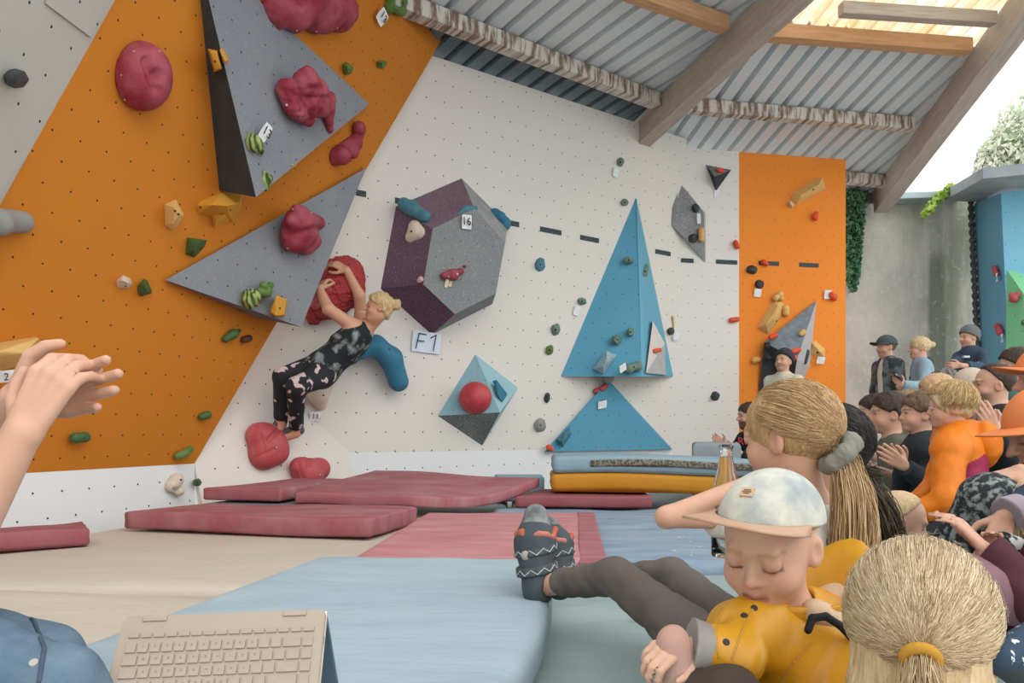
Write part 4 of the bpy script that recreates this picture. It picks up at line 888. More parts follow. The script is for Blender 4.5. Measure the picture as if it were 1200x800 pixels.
# ------------------------------------------------------------------ people kit
SKIN = {'fair': '#cda188', 'pale': '#d3ab93', 'tan': '#c18d70', 'warm': '#c99a7c'}
skinm = vcol('skin', 0.5, 0.35, 0.08, 500, 0.16, 26, sss=0.08); eyem = vcol('eye_gloss', 0.12, 0.5, var=0.0); hairm = vcol('hair_strands', 0.45, 0.35, var=0.25, vscale=14)
FAB = {}
def fab(key, col, alt=None, var=0.35, rough=0.85, scale=9, bmp=0.25, bscale=28):
    return plain('cloth_'+key, C(col), rough, var, scale, bmp, bscale, 0.01, alt=C(alt) if alt else mixc(C(col), (0, 0, 0, 1), 0.35), spec=0.2)
def hairmat(key, c1, c2, scale=(60, 60, 7)):
    n = 'hair_'+key
    if n in MATS: return MATS[n]
    m, nt, b = nodes_of(n); MATS[n] = m; tc = N(nt, 'ShaderNodeTexCoord').outputs['Object']
    mp = N(nt, 'ShaderNodeMapping'); mp.inputs['Scale'].default_value = scale; nt.links.new(tc, mp.inputs[0])
    f = ramp(nt, noise(nt, mp.outputs[0], 2.0, 4, .6), .3, .7); c = mixrgb(nt, f, C(c1), C(c2))
    nt.links.new(c, b.inputs['Base Color']); b.inputs['Roughness'].default_value = .5; b.inputs['Specular IOR Level'].default_value = .3
    bump(nt, b, f, .5, .006); return m
def V3(*a): return Vector(a)
def sph_mesh(r, cols):
    """eyeball whose pole +Y carries pupil and iris"""
    V, F, K = [], [], []
    A = [0, .18, .36, .40, .62, .9, 1.3, 1.8, 2.4, math.pi]; n = 14
    for i, a in enumerate(A):
        for j in range(n):
            t = j*math.tau/n; V.append((r*math.sin(a)*math.cos(t), r*math.cos(a), r*math.sin(a)*math.sin(t)))
            K.append(cols[0] if a < .2 else cols[1] if a < .38 else cols[2])
    for i in range(len(A)-1):
        for j in range(n): F.append((i*n+j, i*n+(j+1) % n, (i+1)*n+(j+1) % n, (i+1)*n+j))
    me = mesh_from('eye', V, F, True, False); set_col(me, np.array([C(k) for k in K])); return me
class Fig:
    def __init__(s, label, H, yaw=0, pitch=0, roll=0, hs=1.0, bs=1.0, byaw=None, lean=0.1, seat=0.0, stand=None, skin='fair', kid=False, h=0.008, neck=None, pelvis=None, hang=None):
        s.label, s.hs, s.bs, s.kid, s.h, s.skin = label, hs, bs, kid, h, C(SKIN.get(skin, skin))
        s.H = Vector(H); a = math.radians(yaw)
        F = V3(-math.sin(a), -math.cos(a), 0); R = V3(-math.cos(a), math.sin(a), 0); U = V3(0, 0, 1)
        p = math.radians(pitch); F2 = F*math.cos(p)-U*math.sin(p); U2 = U*math.cos(p)+F*math.sin(p)
        r = math.radians(roll); R3 = R*math.cos(r)+U2*math.sin(r); U3 = U2*math.cos(r)-R*math.sin(r)
        s.M = Matrix((R3, F2, U3)).transposed()
        b = math.radians(yaw if byaw is None else byaw); s.F = V3(-math.sin(b), -math.cos(b), 0); s.R = V3(-math.cos(b), math.sin(b), 0)
        s.N = Vector(neck) if neck is not None else s.H+s.M @ V3(0, -.022, -.118)*hs+V3(0, 0, -.035*bs)
        s.ground = stand if stand is not None else seat
        if pelvis is not None: s.P = Vector(pelvis)
        elif stand is not None: s.P = s.N+V3(0, 0, -.54*bs)-s.F*.02
        else: s.P = V3(s.N.x, s.N.y, seat+.10*bs)-s.F*lean*bs
        s.ax = (s.N-s.P).normalized(); s.L = (s.N-s.P).length
        s.R = (s.R-s.ax*s.R.dot(s.ax)).normalized(); s.Fp = s.ax.cross(s.R); s.rot = [[s.R[i], s.Fp[i], s.ax[i]] for i in range(3)]
        q = s.L/.52  # torso stretch
        s.sh = {k: s.N-s.ax*.055*bs+s.R*sg*.165*bs for k, sg in (('R', 1), ('L', -1))}
        s.hp = {k: s.P+s.R*sg*.085*bs for k, sg in (('R', 1), ('L', -1))}
        s.arm = {}; s.leg = {}; s.hands = []; s.ar = .82 if kid else 1.0
        s.root = empty('person', (s.P.x, s.P.y, s.ground)); tag(s.root, label, 'person')
        if stand is not None:
            for k in 'RL': s.leg[k] = (s.hp[k].lerp(V3(s.hp[k].x, s.hp[k].y, stand), .48)+s.F*.02, V3(s.hp[k].x, s.hp[k].y, stand+.08*bs), s.F)
        else:
            for k, sg in (('R', 1), ('L', -1)):
                kn = s.hp[k]+s.F*.27*bs+s.R*sg*.20*bs; kn.z = seat+.13*bs; an = s.hp[k]+s.F*.33*bs-s.R*sg*.10*bs; an.z = seat+.065*bs; s.leg[k] = (kn, an, s.F)
    def hl(s, x, y, z): return s.H+s.M @ (V3(x, y, z)*s.hs)
    def elbow(s, a, b, l1, l2, hint):
        d = (b-a).length
        if d > (l1+l2)*.985: f = d/((l1+l2)*.985); l1 *= f; l2 *= f
        if d < abs(l1-l2)*1.05: d = abs(l1-l2)*1.05
        x = (l1*l1-l2*l2+d*d)/(2*d); y = math.sqrt(max(l1*l1-x*x, 0)); u = (b-a).normalized(); h = Vector(hint); h = (h-u*h.dot(u)).normalized()
        return a+u*x+h*y
    def setarm(s, k, wrist, hint=None, elbow=None, hand=None, sh=None):
        if sh is not None: s.sh[k] = Vector(sh)
        sg = 1 if k == 'R' else -1; wrist = Vector(wrist)
        if elbow is None: elbow = s.elbow(s.sh[k], wrist, .28*s.bs, .25*s.bs, hint if hint is not None else s.R*sg*.5-V3(0, 0, 1))
        s.arm[k] = (Vector(elbow), wrist); s.hands.append((k, hand or {}))
        return s
    def rest(s, k):
        sg = 1 if k == 'R' else -1; kn, an, t = s.leg[k]
        if kn.z > s.P.z: w = kn+V3(0, 0, .07*s.bs)-s.F*.10*s.bs
        else: w = s.sh[k]+V3(0, 0, -.52*s.bs)+s.R*sg*.05*s.bs
        s.setarm(k, w)
    def torso_prims(s, t=0.0):
        b = s.bs; ax, L = s.ax, s.L; e = []
        def c(f): return s.P+ax*(L*f)
        return [('e', c(.70)-s.Fp*.005, (.155*b+t, .100*b+t, .20*L/.52+t), .05*b), ('e', c(.36), (.132*b+t, .092*b+t, .19*L/.52+t), .05*b), ('e', c(.06), (.150*b+t, .112*b+t, .125*b+t), .05*b)]
    def add(s, S, pr):
        for q in pr:
            if q[0] == 'e': S.ell(q[1], q[2], q[3], s.rot)
    def shoulders(s, S, t=0):
        b = s.bs
        for k in 'RL': S.cone(s.N-s.ax*.035*b, s.sh[k], .055*b+t, .052*b+t, .04*b)
    def arms(s, S, t=0.0, frac=1.0, cut=True, only=None):
        b = s.bs*s.ar
        for k in (only or s.arm):
            e, w = s.arm[k]; a = s.sh[k]
            if frac < .5: S.cone(a, a.lerp(e, frac*2), .048*b+t, (.048-.009*frac*2)*b+t*1.3, .02*b, cut=cut)
            else:
                S.cone(a, e, .048*b+t, .038*b+t, .02*b); f = (frac-.5)*2
                S.cone(e, e.lerp(w, f), .039*b+t, (.039-.013*f)*b+t, .02*b, cut=cut)
    def body(s, legs=True, extra=None, lim=None, open_eye=True, brow='#6b4f38', beard=None, lip='#b5695f', feet=True):
        if not s.arm:
            for k in 'RL': s.rest(k)
        S = SDF(); hs, b, kid = s.hs, s.bs, s.kid
        def E(c, r, k, sub=False, rot=None): S.ell(s.hl(*c), tuple(x*hs for x in r), k*hs, np.array(s.M) if rot is None else rot, sub)
        def K(c1, c2, r1, r2, k, sub=False): S.cone(s.hl(*c1), s.hl(*c2), r1*hs, r2*hs, k*hs, sub)
        E((0, -.012, .032), (.075, .096, .084), .02)
        if kid: E((0, .020, -.030), (.064, .068, .068), .03); E((0, .058, -.080), (.022, .020, .018), .035)
        else: E((0, .020, -.035), (.060, .067, .078), .03); E((0, .056, -.092), (.025, .023, .020), .035)
        for q in (-1, 1):
            E((q*.037, .052, -.036), (.024, .026, .024), .02)
            E((q*.032, .098, .005), (.019, .015, .012), .012, True)
            if s.h < .006:
                E((q*.032, .079, .003), (.0145, .0140, .0140), .003)
                if open_eye: E((q*.032, .096, .002), (.0130, .0135, .0048), .002, True)
        if s.kid: K((0, .083, .002), (0, .097, -.026), .007, .010, .010)
        else: K((0, .086, .010), (0, .107, -.028), .0075, .0105, .010)
        for q in (-1, 1): E((q*.0105, (.086 if kid else .092), -.030), (.0075, .009, .0065), .006)
        K((-.034, .080, .024), (.034, .080, .024), .010, .010, .014)
        my = .078 if kid else .082; mz = -.056 if kid else -.060
        for q in (-1, 1):
            K((q*.020, my-.008, mz-.002), (0, my+.006, mz+.002), .004, .0058, .004)
            K((q*.018, my-.008, mz-.006), (0, my+.005, mz-.009), .004, .0065, .004)
            er = np.array(s.M @ Matrix.Rotation(q*.35, 3, 'Z'))
            E((q*.076, -.010, -.006), (.009, .021, .031), .006, rot=er); E((q*.084, -.003, -.003), (.007, .011, .017), .004, True, er)
        S.cone(s.hl(0, -.020, -.055), s.N-s.ax*.03*b, .052*hs*(.88 if kid else 1), .056*b, .03*hs)
        s.add(S, s.torso_prims()); s.shoulders(S); s.arms(S, 0, 1.0, False)
        for k, hd in s.hands: s.hand(S, k, **hd)
        if legs:
            for k in s.leg:
                kn, an, t = s.leg[k]; S.cone(s.hp[k], kn, .078*b, .052*b, .03*b); S.cone(kn, an, .052*b, .034*b, .02*b)
                if feet:
                    t = Vector(t).normalized(); S.cone(an-V3(0, 0, .02*b), an+t*.15*b-V3(0, 0, .035*b), .038*b, .026*b, .02*b)
        if extra: extra(S)
        me = S.mesh('body', s.h, True, lim); V = verts_of(me); Mi = np.array(s.M.transposed()); q = ((V-np.array(s.H)) @ Mi.T)/hs
        col = np.tile(np.array(s.skin[:3]), (len(V), 1))
        def mixin(c, w):
            nonlocal col; c = np.array(C(c)[:3]); w = np.clip(w, 0, 1)[:, None]; col = col*(1-w)+c*w
        x, y, z = np.abs(q[:, 0]), q[:, 1], q[:, 2]; g = lambda v, c, w: np.exp(-((v-c)/w)**2)
        front = (y > .03) & (np.abs(z) < .13) & (y < .135) & (x < .095); near = np.linalg.norm(q, axis=1) < .16
        blush = tuple(s.skin[i]*(1, .80, .76)[i] for i in range(3))
        bl = np.clip(g(x, .042, .022)*g(z, -.030, .022)*front*.7 + g(x, 0, .014)*g(z, -.028, .012)*front*.5 + g(x, .08, .012)*g(z, -.005, .03)*near*.6, 0, 1)[:, None]
        col = col*(1-bl)+np.array(blush)*bl
        if beard:
            mixin(beard, .9*near*np.clip((-.030-z)/.02, 0, 1)*np.clip((y-.002+.25*(z+.05))/.03, 0, 1)*np.clip((z+.135)/.025, 0, 1))
        mixin(lip, .85*front*g(z, mz-.004, .009)*(x < .023)*(y > my-.018))
        mixin('#5a2c28', .8*front*g(z, mz-.0035, .0022)*(x < .022)*(y > my-.016))
        mixin(brow, .75*front*g(z, .026-.12*np.abs(x-.030), .0045)*(x > .012)*(x < .052)*(y > .04))
        if not open_eye: mixin('#3a261e', 1.0*front*g(z, -.006+5*(x-.032)**2, .0030)*(np.abs(x-.032) < .015)); mixin('#a8746a', .35*front*g(z, .002, .007)*(np.abs(x-.032) < .016))
        elif s.h >= .006: mixin('#2c2320', .9*front*g(z, .004, .005)*g(x, .032, .010)*(y > .05)); 
        else: mixin('#4a3228', .7*front*g(z, .0075-6*(x-.032)**2, .0016)*(np.abs(x-.032) < .014))
        set_col(me, col); s.bd = s.part('body', me, skinm)
        if open_eye and s.h < .006:
            for q_ in (-1, 1):
                e = link('eye', sph_mesh(.0122*hs, ('#0c0a0a', '#5b6a6c', '#cfcac4')), eyem); e.matrix_world = Matrix.Translation(s.hl(q_*.032, .0795, .003)) @ s.M.to_4x4(); child(e, s.root)
        return s
    def part(s, name, me, mat, parent=None):
        o = link(name, me, mat); c = s.root.location.copy()
        V = verts_of(me); cc = V.mean(0) if len(V) else np.array(c); recenter(me, cc); o.location = Vector(cc)
        if parent is None: child(o, s.root)
        else:
            o.parent = parent; o.matrix_parent_inverse = Matrix.Identity(4); o.location = Vector(cc)-parent_loc(parent)
        return o
    def hand(s, S, k, d=None, n=None, curl=.35, L=None, spread=.08, thumb=1.0, tc=0.0, curls=None, side=None):
        e, w = s.arm[k]; L = L or .182*s.bs*(1.0 if not s.kid else .95); d = Vector(d).normalized() if d is not None else (w-e).normalized()
        n = Vector(n) if n is not None else V3(0, 0, -1)
        n = (n-d*n.dot(d))
        if n.length < 1e-3: n = d.orthogonal()
        n.normalize(); sg = (1 if k == 'R' else -1) if side is None else side
        lat = d.cross(n)*sg   # thumb side
        kn = []
        for i, o in enumerate((.17, .058, -.055, -.16)):
            p = w+d*L*(.50, .52, .50, .45)[i]+lat*L*o-n*L*.01; kn.append(p)
            S.cone(w+lat*L*o*.5, p, .075*L, .058*L, .05*L)
        for i, p in enumerate(kn):
            c = curls[i] if curls else curl; fl = (.42, .47, .43, .33)[i]*L; a = 0.0; q = p; r = .056*L if i < 3 else .049*L
            side_ = (.9, .2, -.4, -1.1)[i]*spread
            for j, (fr, ac) in enumerate(((.44, .9), (.31, 1.15), (.25, .8))):
                a += c*ac; dd = (d*math.cos(a)+n*math.sin(a)+lat*side_*math.cos(a)).normalized(); q2 = q+dd*fl*fr; S.cone(q, q2, r, r*.92, .008*L if j else .03*L); q = q2; r *= .92
        b = w+d*L*.10+lat*L*.13+n*L*.05; d1 = (d*.62+lat*.72*thumb+n*(.25+.4*tc)).normalized(); t1 = b+d1*L*.24
        S.cone(b, t1, .085*L, .062*L, .04*L); d2 = (d*.92+lat*.30*thumb+n*(.2+.7*tc)).normalized(); t2 = t1+d2*L*.15; S.cone(t1, t2, .062*L, .055*L, .01*L)
        d3 = (d*.98+lat*.05*thumb+n*(.15+.9*tc)).normalized(); S.cone(t2, t2+d3*L*.12, .055*L, .045*L, .008*L)
    # ---- clothes
    def top(s, mat, sleeve=1.0, t=.012, name='shirt', hem=0.0, fold=.004, collar=0.0, hood=0.0, cutneck=True, h=None, extra=None, seed=1):
        S = SDF(); b = s.bs; s.add(S, s.torso_prims(t))
        if hem is not None: S.half(s.P+s.ax*(hem-.06)*b, -s.ax)
        if sleeve > 0 or name != 'tank_top': s.shoulders(S, t)
        else:
            for sg in (-1, 1): S.cone(s.N-s.ax*.20*b+s.R*sg*.08*b-s.Fp*.07*b, s.N-s.ax*.0*b+s.R*sg*.075*b, .03*b, .026*b, .03); S.cone(s.N-s.ax*.20*b+s.R*sg*.08*b+s.Fp*.07*b, s.N-s.ax*.0*b+s.R*sg*.075*b, .03*b, .026*b, .03)
        if sleeve > 0: s.arms(S, t, sleeve)
        if collar: S.cone(s.N-s.ax*.03*b, s.N+s.ax*collar*b, .066*b+t, .062*b+t, .015, cut=True); S.cone(s.N, s.N+s.ax*(collar+.1)*b, .056*b, .056*b, .004, True)
        else: S.cone(s.N-s.ax*.005*b, s.H, .060*b, .06*b, .004, True)
        if hood:
            S.cone(s.N-s.Fp*.085*b-s.R*.06*b+s.ax*.01, s.N-s.Fp*.085*b+s.R*.06*b+s.ax*.01, .045*b*hood, .045*b*hood, .03*b); S.cone(s.N-s.Fp*.10*b, s.N-s.Fp*.11*b-s.ax*.10*b, .05*b*hood, .03*b*hood, .03*b)
        if extra: extra(S)
        me = S.mesh(name, h or s.h)
        if fold: displace(me, fold, 22/b, seed+int(abs(s.H.x)*100))
        return s.part(name, me, mat)
    def pants(s, mat, length=1.0, t=.010, name='trousers', fold=.003, waist=.12, h=None, extra=None, k_=None):
        S = SDF(); b = s.bs; S.ell(s.P+s.ax*(.06*s.L), (.150*b+t, .112*b+t, .125*b+t), .04*b, s.rot); S.half(s.P+s.ax*waist*b, s.ax)
        for k in (k_ or s.leg):
            kn, an, _ = s.leg[k]; S.cone(s.hp[k], kn, .078*b+t, .054*b+t, .03*b); f = length; S.cone(kn, kn.lerp(an, f), .054*b+t, (.054-.016*f)*b+t, .02*b, cut=True)
        if extra: extra(S)
        me = S.mesh(name, h or s.h)
        if fold: displace(me, fold, 26/b, 5)
        return s.part(name, me, mat)
    def shoes(s, mat, t=.008, keys='RL'):
        b = s.bs
        for k in keys:
            if k not in s.leg: continue
            kn, an, tdir = s.leg[k]; tdir = Vector(tdir).normalized(); S = SDF()
            S.cone(an-V3(0, 0, .015*b), an+tdir*.155*b-V3(0, 0, .038*b), .040*b+t, .028*b+t, .02*b); S.ball(an-tdir*.03*b-V3(0, 0, .03*b), .036*b+t, .02*b)
            S.half(V3(0, 0, s.ground-.0)+V3(an.x, an.y, 0), V3(0, 0, -1)) if s.ground is not None and an.z < s.ground+.2 else None
            s.part('shoe', S.mesh('shoe', min(s.h, .008)), mat)
    # ---- hair and hats
    def scalp(s, t=.012): return (0, -.014, .036), (.078+t, .099+t, .087+t)
    def hair(s, mat, style='short', t=.012, h=None, fold=.003, extra=None, line=(.72, -.005), seed=3):
        S = SDF(); hs = s.hs; c, r = s.scalp(t); M = np.array(s.M)
        S.ell(s.hl(*c), [x*hs for x in r], .01, M)
        m, o = line; n = s.M @ V3(0, m, -1); p = s.hl(0, 0, -o if False else o)
        S.half(p, n)
        S.ell(s.hl(0, .100, -.030), (.066*hs, .062*hs, .090*hs), .012*hs, M, True)
        for q in (-1, 1): S.ell(s.hl(q*.085, -.004, -.010), (.02*hs, .022*hs, .036*hs), .008*hs, M, True)
        if extra: extra(S)
        me = S.mesh('hair', h or s.h*.85)
        if fold: displace(me, fold*hs, 60/hs, seed, (1, 1, .5))
        s.hr = s.part('hair', me, mat); return s.hr
    def cap(s, mat, bmat, bl=.085, tilt=-.15, zc=.048, name='cap', t=.02, brim=True, yaw=0, bw=.078, low=.030, slope=.10):
        S = SDF(); hs = s.hs; Ry = s.M @ Matrix.Rotation(math.radians(yaw), 3, 'Z'); M = np.array(Ry)
        def q(x, y, z): return s.H+Ry @ (V3(x, y, z)*hs)
        S.ell(q(0, -.012, .038), ((.078+t)*hs, (.099+t)*hs, (.085+t)*hs), .01, M); n = Ry @ V3(0, slope, -1); S.half(q(0, 0, low), n)
        c = s.part(name, S.mesh(name, s.h*.8), mat)
        if brim:
            V_, F_, na, nt_ = [], [], 24, 8
            for i in range(na+1):
                a = math.radians(-78+156*i/na); e = max(math.cos(a*1.12), 0)**.55
                x0, y0 = math.sin(a)*(.077+t), -.012+math.cos(a)*(.097+t); z0 = low+.006+slope*y0
                for j in range(nt_+1):
                    f = j/nt_; ex_ = f*bl*e; V_.append(q(x0+math.sin(a)*ex_*.35, y0+ex_, z0+math.sin(tilt)*ex_-.018*math.sin(a)**2*f-.004*f*f))
            for i in range(na):
                for j in range(nt_): k_ = i*(nt_+1)+j; F_.append((k_, k_+1, k_+nt_+2, k_+nt_+1))
            bm = bmesh.new(); vs = [bm.verts.new(v) for v in V_]
            for fc in F_: bm.faces.new([vs[i] for i in fc])
            bmesh.ops.remove_doubles(bm, verts=bm.verts[:], dist=1e-5); bmesh.ops.recalc_face_normals(bm, faces=bm.faces[:]); bmesh.ops.solidify(bm, geom=bm.faces[:], thickness=.004*hs)
            mb = bpy.data.meshes.new('brim'); bm.to_mesh(mb); bm.free(); mb.shade_smooth()
            o = s.part('brim', mb, bmat); o.parent = c; o.matrix_parent_inverse = Matrix.Translation(-(c.matrix_basis.translation))
        return c
    def beanie(s, mat, low=.012, t=.022, name='beanie', slope=.35, tall=.01):
        S = SDF(); hs = s.hs; M = np.array(s.M); S.ell(s.hl(0, -.018, .040), ((.078+t)*hs, (.099+t)*hs, (.088+t+tall)*hs), .01, M); S.half(s.hl(0, 0, low), s.M @ V3(0, slope, -1))
        me = S.mesh(name, s.h*.8); V = verts_of(me); n = normals_of(me); q = (V-np.array(s.H)) @ np.array(s.M)
        a = np.arctan2(q[:, 0], q[:, 1]); V += n*(np.sin(a*34)*.0016)[:, None]; me.vertices.foreach_set('co', V.astype(np.float32).ravel()); me.update(); return s.part(name, me, mat)
    def strands(s, paths, r, c1, c2, name='hair_strands', seed=0):
        P = np.array(paths, float); n, m = P.shape[:2]; rs = np.random.RandomState(seed)
        T = np.gradient(P, axis=1); T /= np.linalg.norm(T, axis=2, keepdims=True)+1e-9
        A = np.cross(T, rs.normal(size=(n, 1, 3))); A /= np.linalg.norm(A, axis=2, keepdims=True)+1e-9; B = np.cross(T, A)
        prof = r*np.clip(np.minimum(np.linspace(.6, 3, m), np.linspace(4, .25, m)), .2, 1)[None, :, None]; Vv = []
        for k in range(3):
            a = k*math.tau/3; Vv.append(P+(A*math.cos(a)+B*math.sin(a))*prof)
        V = np.stack(Vv, 2).reshape(-1, 3); i = np.arange(n)[:, None, None]*m*3+np.arange(m-1)[None, :, None]*3; k = np.arange(3)[None, None, :]; k2 = (k+1) % 3
        Q = np.stack([i+k, i+k2, i+3+k2, i+3+k], -1).reshape(-1, 4); me = quads_mesh(name, V, Q)
        w = rs.uniform(0, 1, n)[:, None]; a, b = np.array(C(c1)[:3]), np.array(C(c2)[:3]); col = np.repeat(a*(1-w)+b*w, m*3, 0); set_col(me, col)
        o = s.part(name, me, hairm); o['kind'] = 'stuff'; return o
    def dirto(s, p, t=.012):
        c, r = s.scalp(t); q = (s.M.transposed() @ (Vector(p)-s.H))/s.hs; return tuple((q[i]-c[i])/r[i] for i in range(3))
    def sl(s, d, f=1.0, t=.014):
        c, r = s.scalp(t); d = np.array(d); d = d/np.linalg.norm(d, axis=-1, keepdims=True)
        l = np.array(c)+d*np.array(r)*np.array(f)[..., None] if np.ndim(f) else np.array(c)+d*np.array(r)*f
        return np.array(s.H)+(l*s.hs) @ np.array(s.M).T
    def swept(s, tie, n=700, m=10, t=.014, zmin=-.15, seed=1, jit=.02, lift=.0):
        """strands combed from the hairline to the tie direction"""
        rs = np.random.RandomState(seed); tie = np.array(tie, float); tie /= np.linalg.norm(tie); D = []
        while len(D) < n:
            d = rs.normal(size=3); d /= np.linalg.norm(d)
            if d[2] > .62*d[1]-.28+zmin*0 and not (d[1] > .55 and d[2] < .62) and d @ tie < .97: D.append(d)
        D = np.array(D); om = np.arccos(np.clip(D @ tie, -1, 1))[:, None]; P = []
        for i in range(m):
            f = i/(m-1); dd = (np.sin((1-f)*om)*D+np.sin(f*om)*tie)/np.sin(om); dd += rs.normal(size=(n, 3))*jit*math.sin(math.pi*f); P.append(s.sl(dd, 1.0+rs.uniform(-.01, .022, n)+lift*math.sin(math.pi*f), t))
        return np.stack(P, 1)
def parent_loc(p): return p.matrix_parent_inverse.translation*0+p.location
def tail(pts, rad, n, m=14, seed=1, wav=.004, flare=1.0):
    """bundle of strands along a bent line of points with radii"""
    rs = np.random.RandomState(seed); pts = np.array(pts, float); rad = np.array(rad, float); t = np.linspace(0, len(pts)-1, m); i = np.minimum(t.astype(int), len(pts)-2); f = (t-i)[:, None]
    def cr(A):
        A2 = np.vstack([2*A[0]-A[1], A, 2*A[-1]-A[-2]]); p0, p1, p2, p3 = A2[i], A2[i+1], A2[i+2], A2[i+3]
        return .5*((2*p1)+(-p0+p2)*f+(2*p0-5*p1+4*p2-p3)*f**2+(-p0+3*p1-3*p2+p3)*f**3)
    c = cr(pts); r = np.interp(t, range(len(rad)), rad); o = rs.normal(size=(n, 3)); o /= np.linalg.norm(o, axis=1)[:, None]; o *= rs.uniform(.35, 1, n)[:, None]**.5
    P = c[None]+o[:, None, :]*r[None, :, None]; ph = rs.uniform(0, 6.28, (n, 1)); P += (np.sin(np.linspace(0, 7, m)[None]+ph)*wav)[..., None]*rs.normal(size=(n, 1, 3)); return P
# ------------------------------------------------------------------ the climber
black_top = two_tone('tie_dye_top', C('#262b2e'), C('#8e9494'), 11, .50, .66, .9)
floral = two_tone('floral_leggings', C('#2b2d30'), C('#2b2d30'), 9, .4, .6, .85, C('#c9b3b3'), s3=13, lo3=.585, hi3=.61)
hA = lambda x, y, o: PA.hit(x, y, o)
def climber():
    f = Fig('woman hanging from the coral shield hold in a dark sleeveless top and floral leggings', hA(443, 361, .66), yaw=76, pitch=-8, hs=.98, bs=1.18, byaw=92, neck=hA(427, 386, .50), pelvis=hA(372, 437, .42), skin='warm', h=.0085)
    f.ground = None
    f.hp = {'L': hA(377, 440, .50), 'R': hA(367, 431, .34)}
    f.leg = {'L': (hA(347, 453, .66), hA(347, 503, .32), hA(330, 512, .26)-hA(350, 506, .32)), 'R': (hA(331, 441, .46), hA(329, 494, .27), hA(318, 510, .24)-hA(330, 494, .27))}
    f.setarm('L', hA(374, 338, .40), elbow=hA(385, 362, .56), sh=hA(413, 382, .56), hand=dict(d=hA(387, 320, .26)-hA(374, 338, .40), n=hA(400, 340, .2)-hA(380, 330, .30), curl=.5))
    f.setarm('R', hA(406, 316, .36), elbow=hA(421, 346, .34), sh=hA(424, 371, .28), hand=dict(d=hA(392, 309, .30)-hA(406, 316, .36), n=hA(395, 325, .2)-hA(398, 310, .3), curl=.55))
    f.body(brow='#8a6a48', open_eye=False)
    f.top(black_top, 0, .010, 'tank_top', 0, .003); f.pants(floral, .92, .008, 'leggings', .002)
    gsh = fab('climb_shoe', '#4a4d4f', '#6d7072')
    for k in 'LR':
        kn, an, t = f.leg[k]; t = Vector(t).normalized(); S = SDF(); S.cone(an+t*.01, an+t*.16-V3(0, 0, .012), .046, .026, .02); S.ball(an-t*.03-V3(0, 0, .015), .036, .02); f.part('climbing_shoe', S.mesh('climbing_shoe', .007), gsh)
    bl = hairmat('blond_updo', '#a98a5c', '#d2b98c', (40, 40, 14))
    def ex(S):
        S.ball(f.hl(0, -.135, .05), .042, .01); S.ball(f.hl(.01, -.15, .075), .025, .015); S.ell(f.hl(0, -.07, -.03), (.05, .04, .05), .02, np.array(f.M))
    f.hair(bl, t=.014, extra=ex, fold=.005, line=(.85, -.005))
climber()

# ------------------------------------------------------------------ clapping person at the left edge, laptop
def left_person():
    f = Fig('person at the left edge in blue jeans, bare forearm and clapping hands in view', (-1.12, 1.30, .93), yaw=-75, hs=1, bs=1.05, byaw=-85, seat=.02, skin='fair', h=.0048, pelvis=(-1.12, 1.18, .14))
    w = at(26, 508, 1.2); el = at(-62, 668, 1.16)
    f.setarm('R', w, elbow=el, sh=V3(-1.07, 1.08, .62), hand=dict(d=at(66, 440, 1.235)-w, n=V3(.18, .97, .0), curls=[.52, .54, .52, .48], L=.20, thumb=1.1, tc=-.2))
    w2 = at(18, 470, 1.30); f.setarm('L', w2, elbow=at(-70, 640, 1.42), sh=V3(-1.08, 1.42, .62), hand=dict(d=V3(.97, -.02, .16), n=V3(.05, -1, .05), curls=[.20, .16, .16, .22], L=.20, thumb=1.5, tc=-.4, spread=.06))
    f.leg = {'R': (at(66, 815, 1.12), at(-60, 815, 1.2), V3(1, .3, 0)), 'L': (at(48, 785, 1.28), at(-80, 795, 1.36), V3(1, 0, 0))}; f.hp['L'] = at(-170, 735, 1.33)
    f.hp['R'] = at(-170, 738, 1.16)
    f.body(feet=False, legs=True)
    f.top(fab('grey_tee', '#6b7075'), .42, .015, 'shirt', 0, .005, h=.009)
    jean = plain('blue_denim', C('#536a7d'), .9, .6, 14, .35, 180, .003, alt=C('#7c909f'))
    tr = f.pants(jean, 1.0, .014, 'jeans', .006, h=.008)
    bm = bmesh.new(); bmesh.ops.create_cone(bm, cap_ends=True, segments=16, radius1=.0075, radius2=.006, depth=.004); rv = bm_obj('rivet', bm, boltm)
    def onto(o, x, y):
        M = Matrix.Translation(V3(*[sum(z) for z in zip(f.root.location, [0, 0, 0])])) if False else Matrix.Translation(o.location)
        bv = BVHTree.FromPolygons([M @ v.co for v in o.data.vertices], [tuple(p.vertices) for p in o.data.polygons]); s = V3(0, 0, CAMZ); r = bv.ray_cast(s, (at(x, y, 1)-s).normalized()); return r[0], r[1]
    p, n = onto(tr, 40, 777)
    if p: rv.location = p+n*.001; rv.rotation_euler = n.to_track_quat('Z', 'Y').to_euler(); child(rv, f.root)
    # stitched seams as thin raised cords
    for pts in ([(0, 706), (22, 712), (40, 728), (52, 760), (46, 798)], [(30, 712), (70, 716), (96, 735)]):
        S = SDF(); q = [onto(tr, x, y)[0] for x, y in [(pts[i][0]+(pts[i+1][0]-pts[i][0])*j/5, pts[i][1]+(pts[i+1][1]-pts[i][1])*j/5) for i in range(len(pts)-1) for j in range(6)]]; q = [x for x in q if x]
        if len(q) < 2: continue
        for a, b in zip(q, q[1:]): S.cone(a, b, .0035, .0035, .001)
        f.part('seam', S.mesh('seam', .0022), plain('denim_seam', C('#33485c'), .9, .1, 20))
    return onto
onto = left_person()

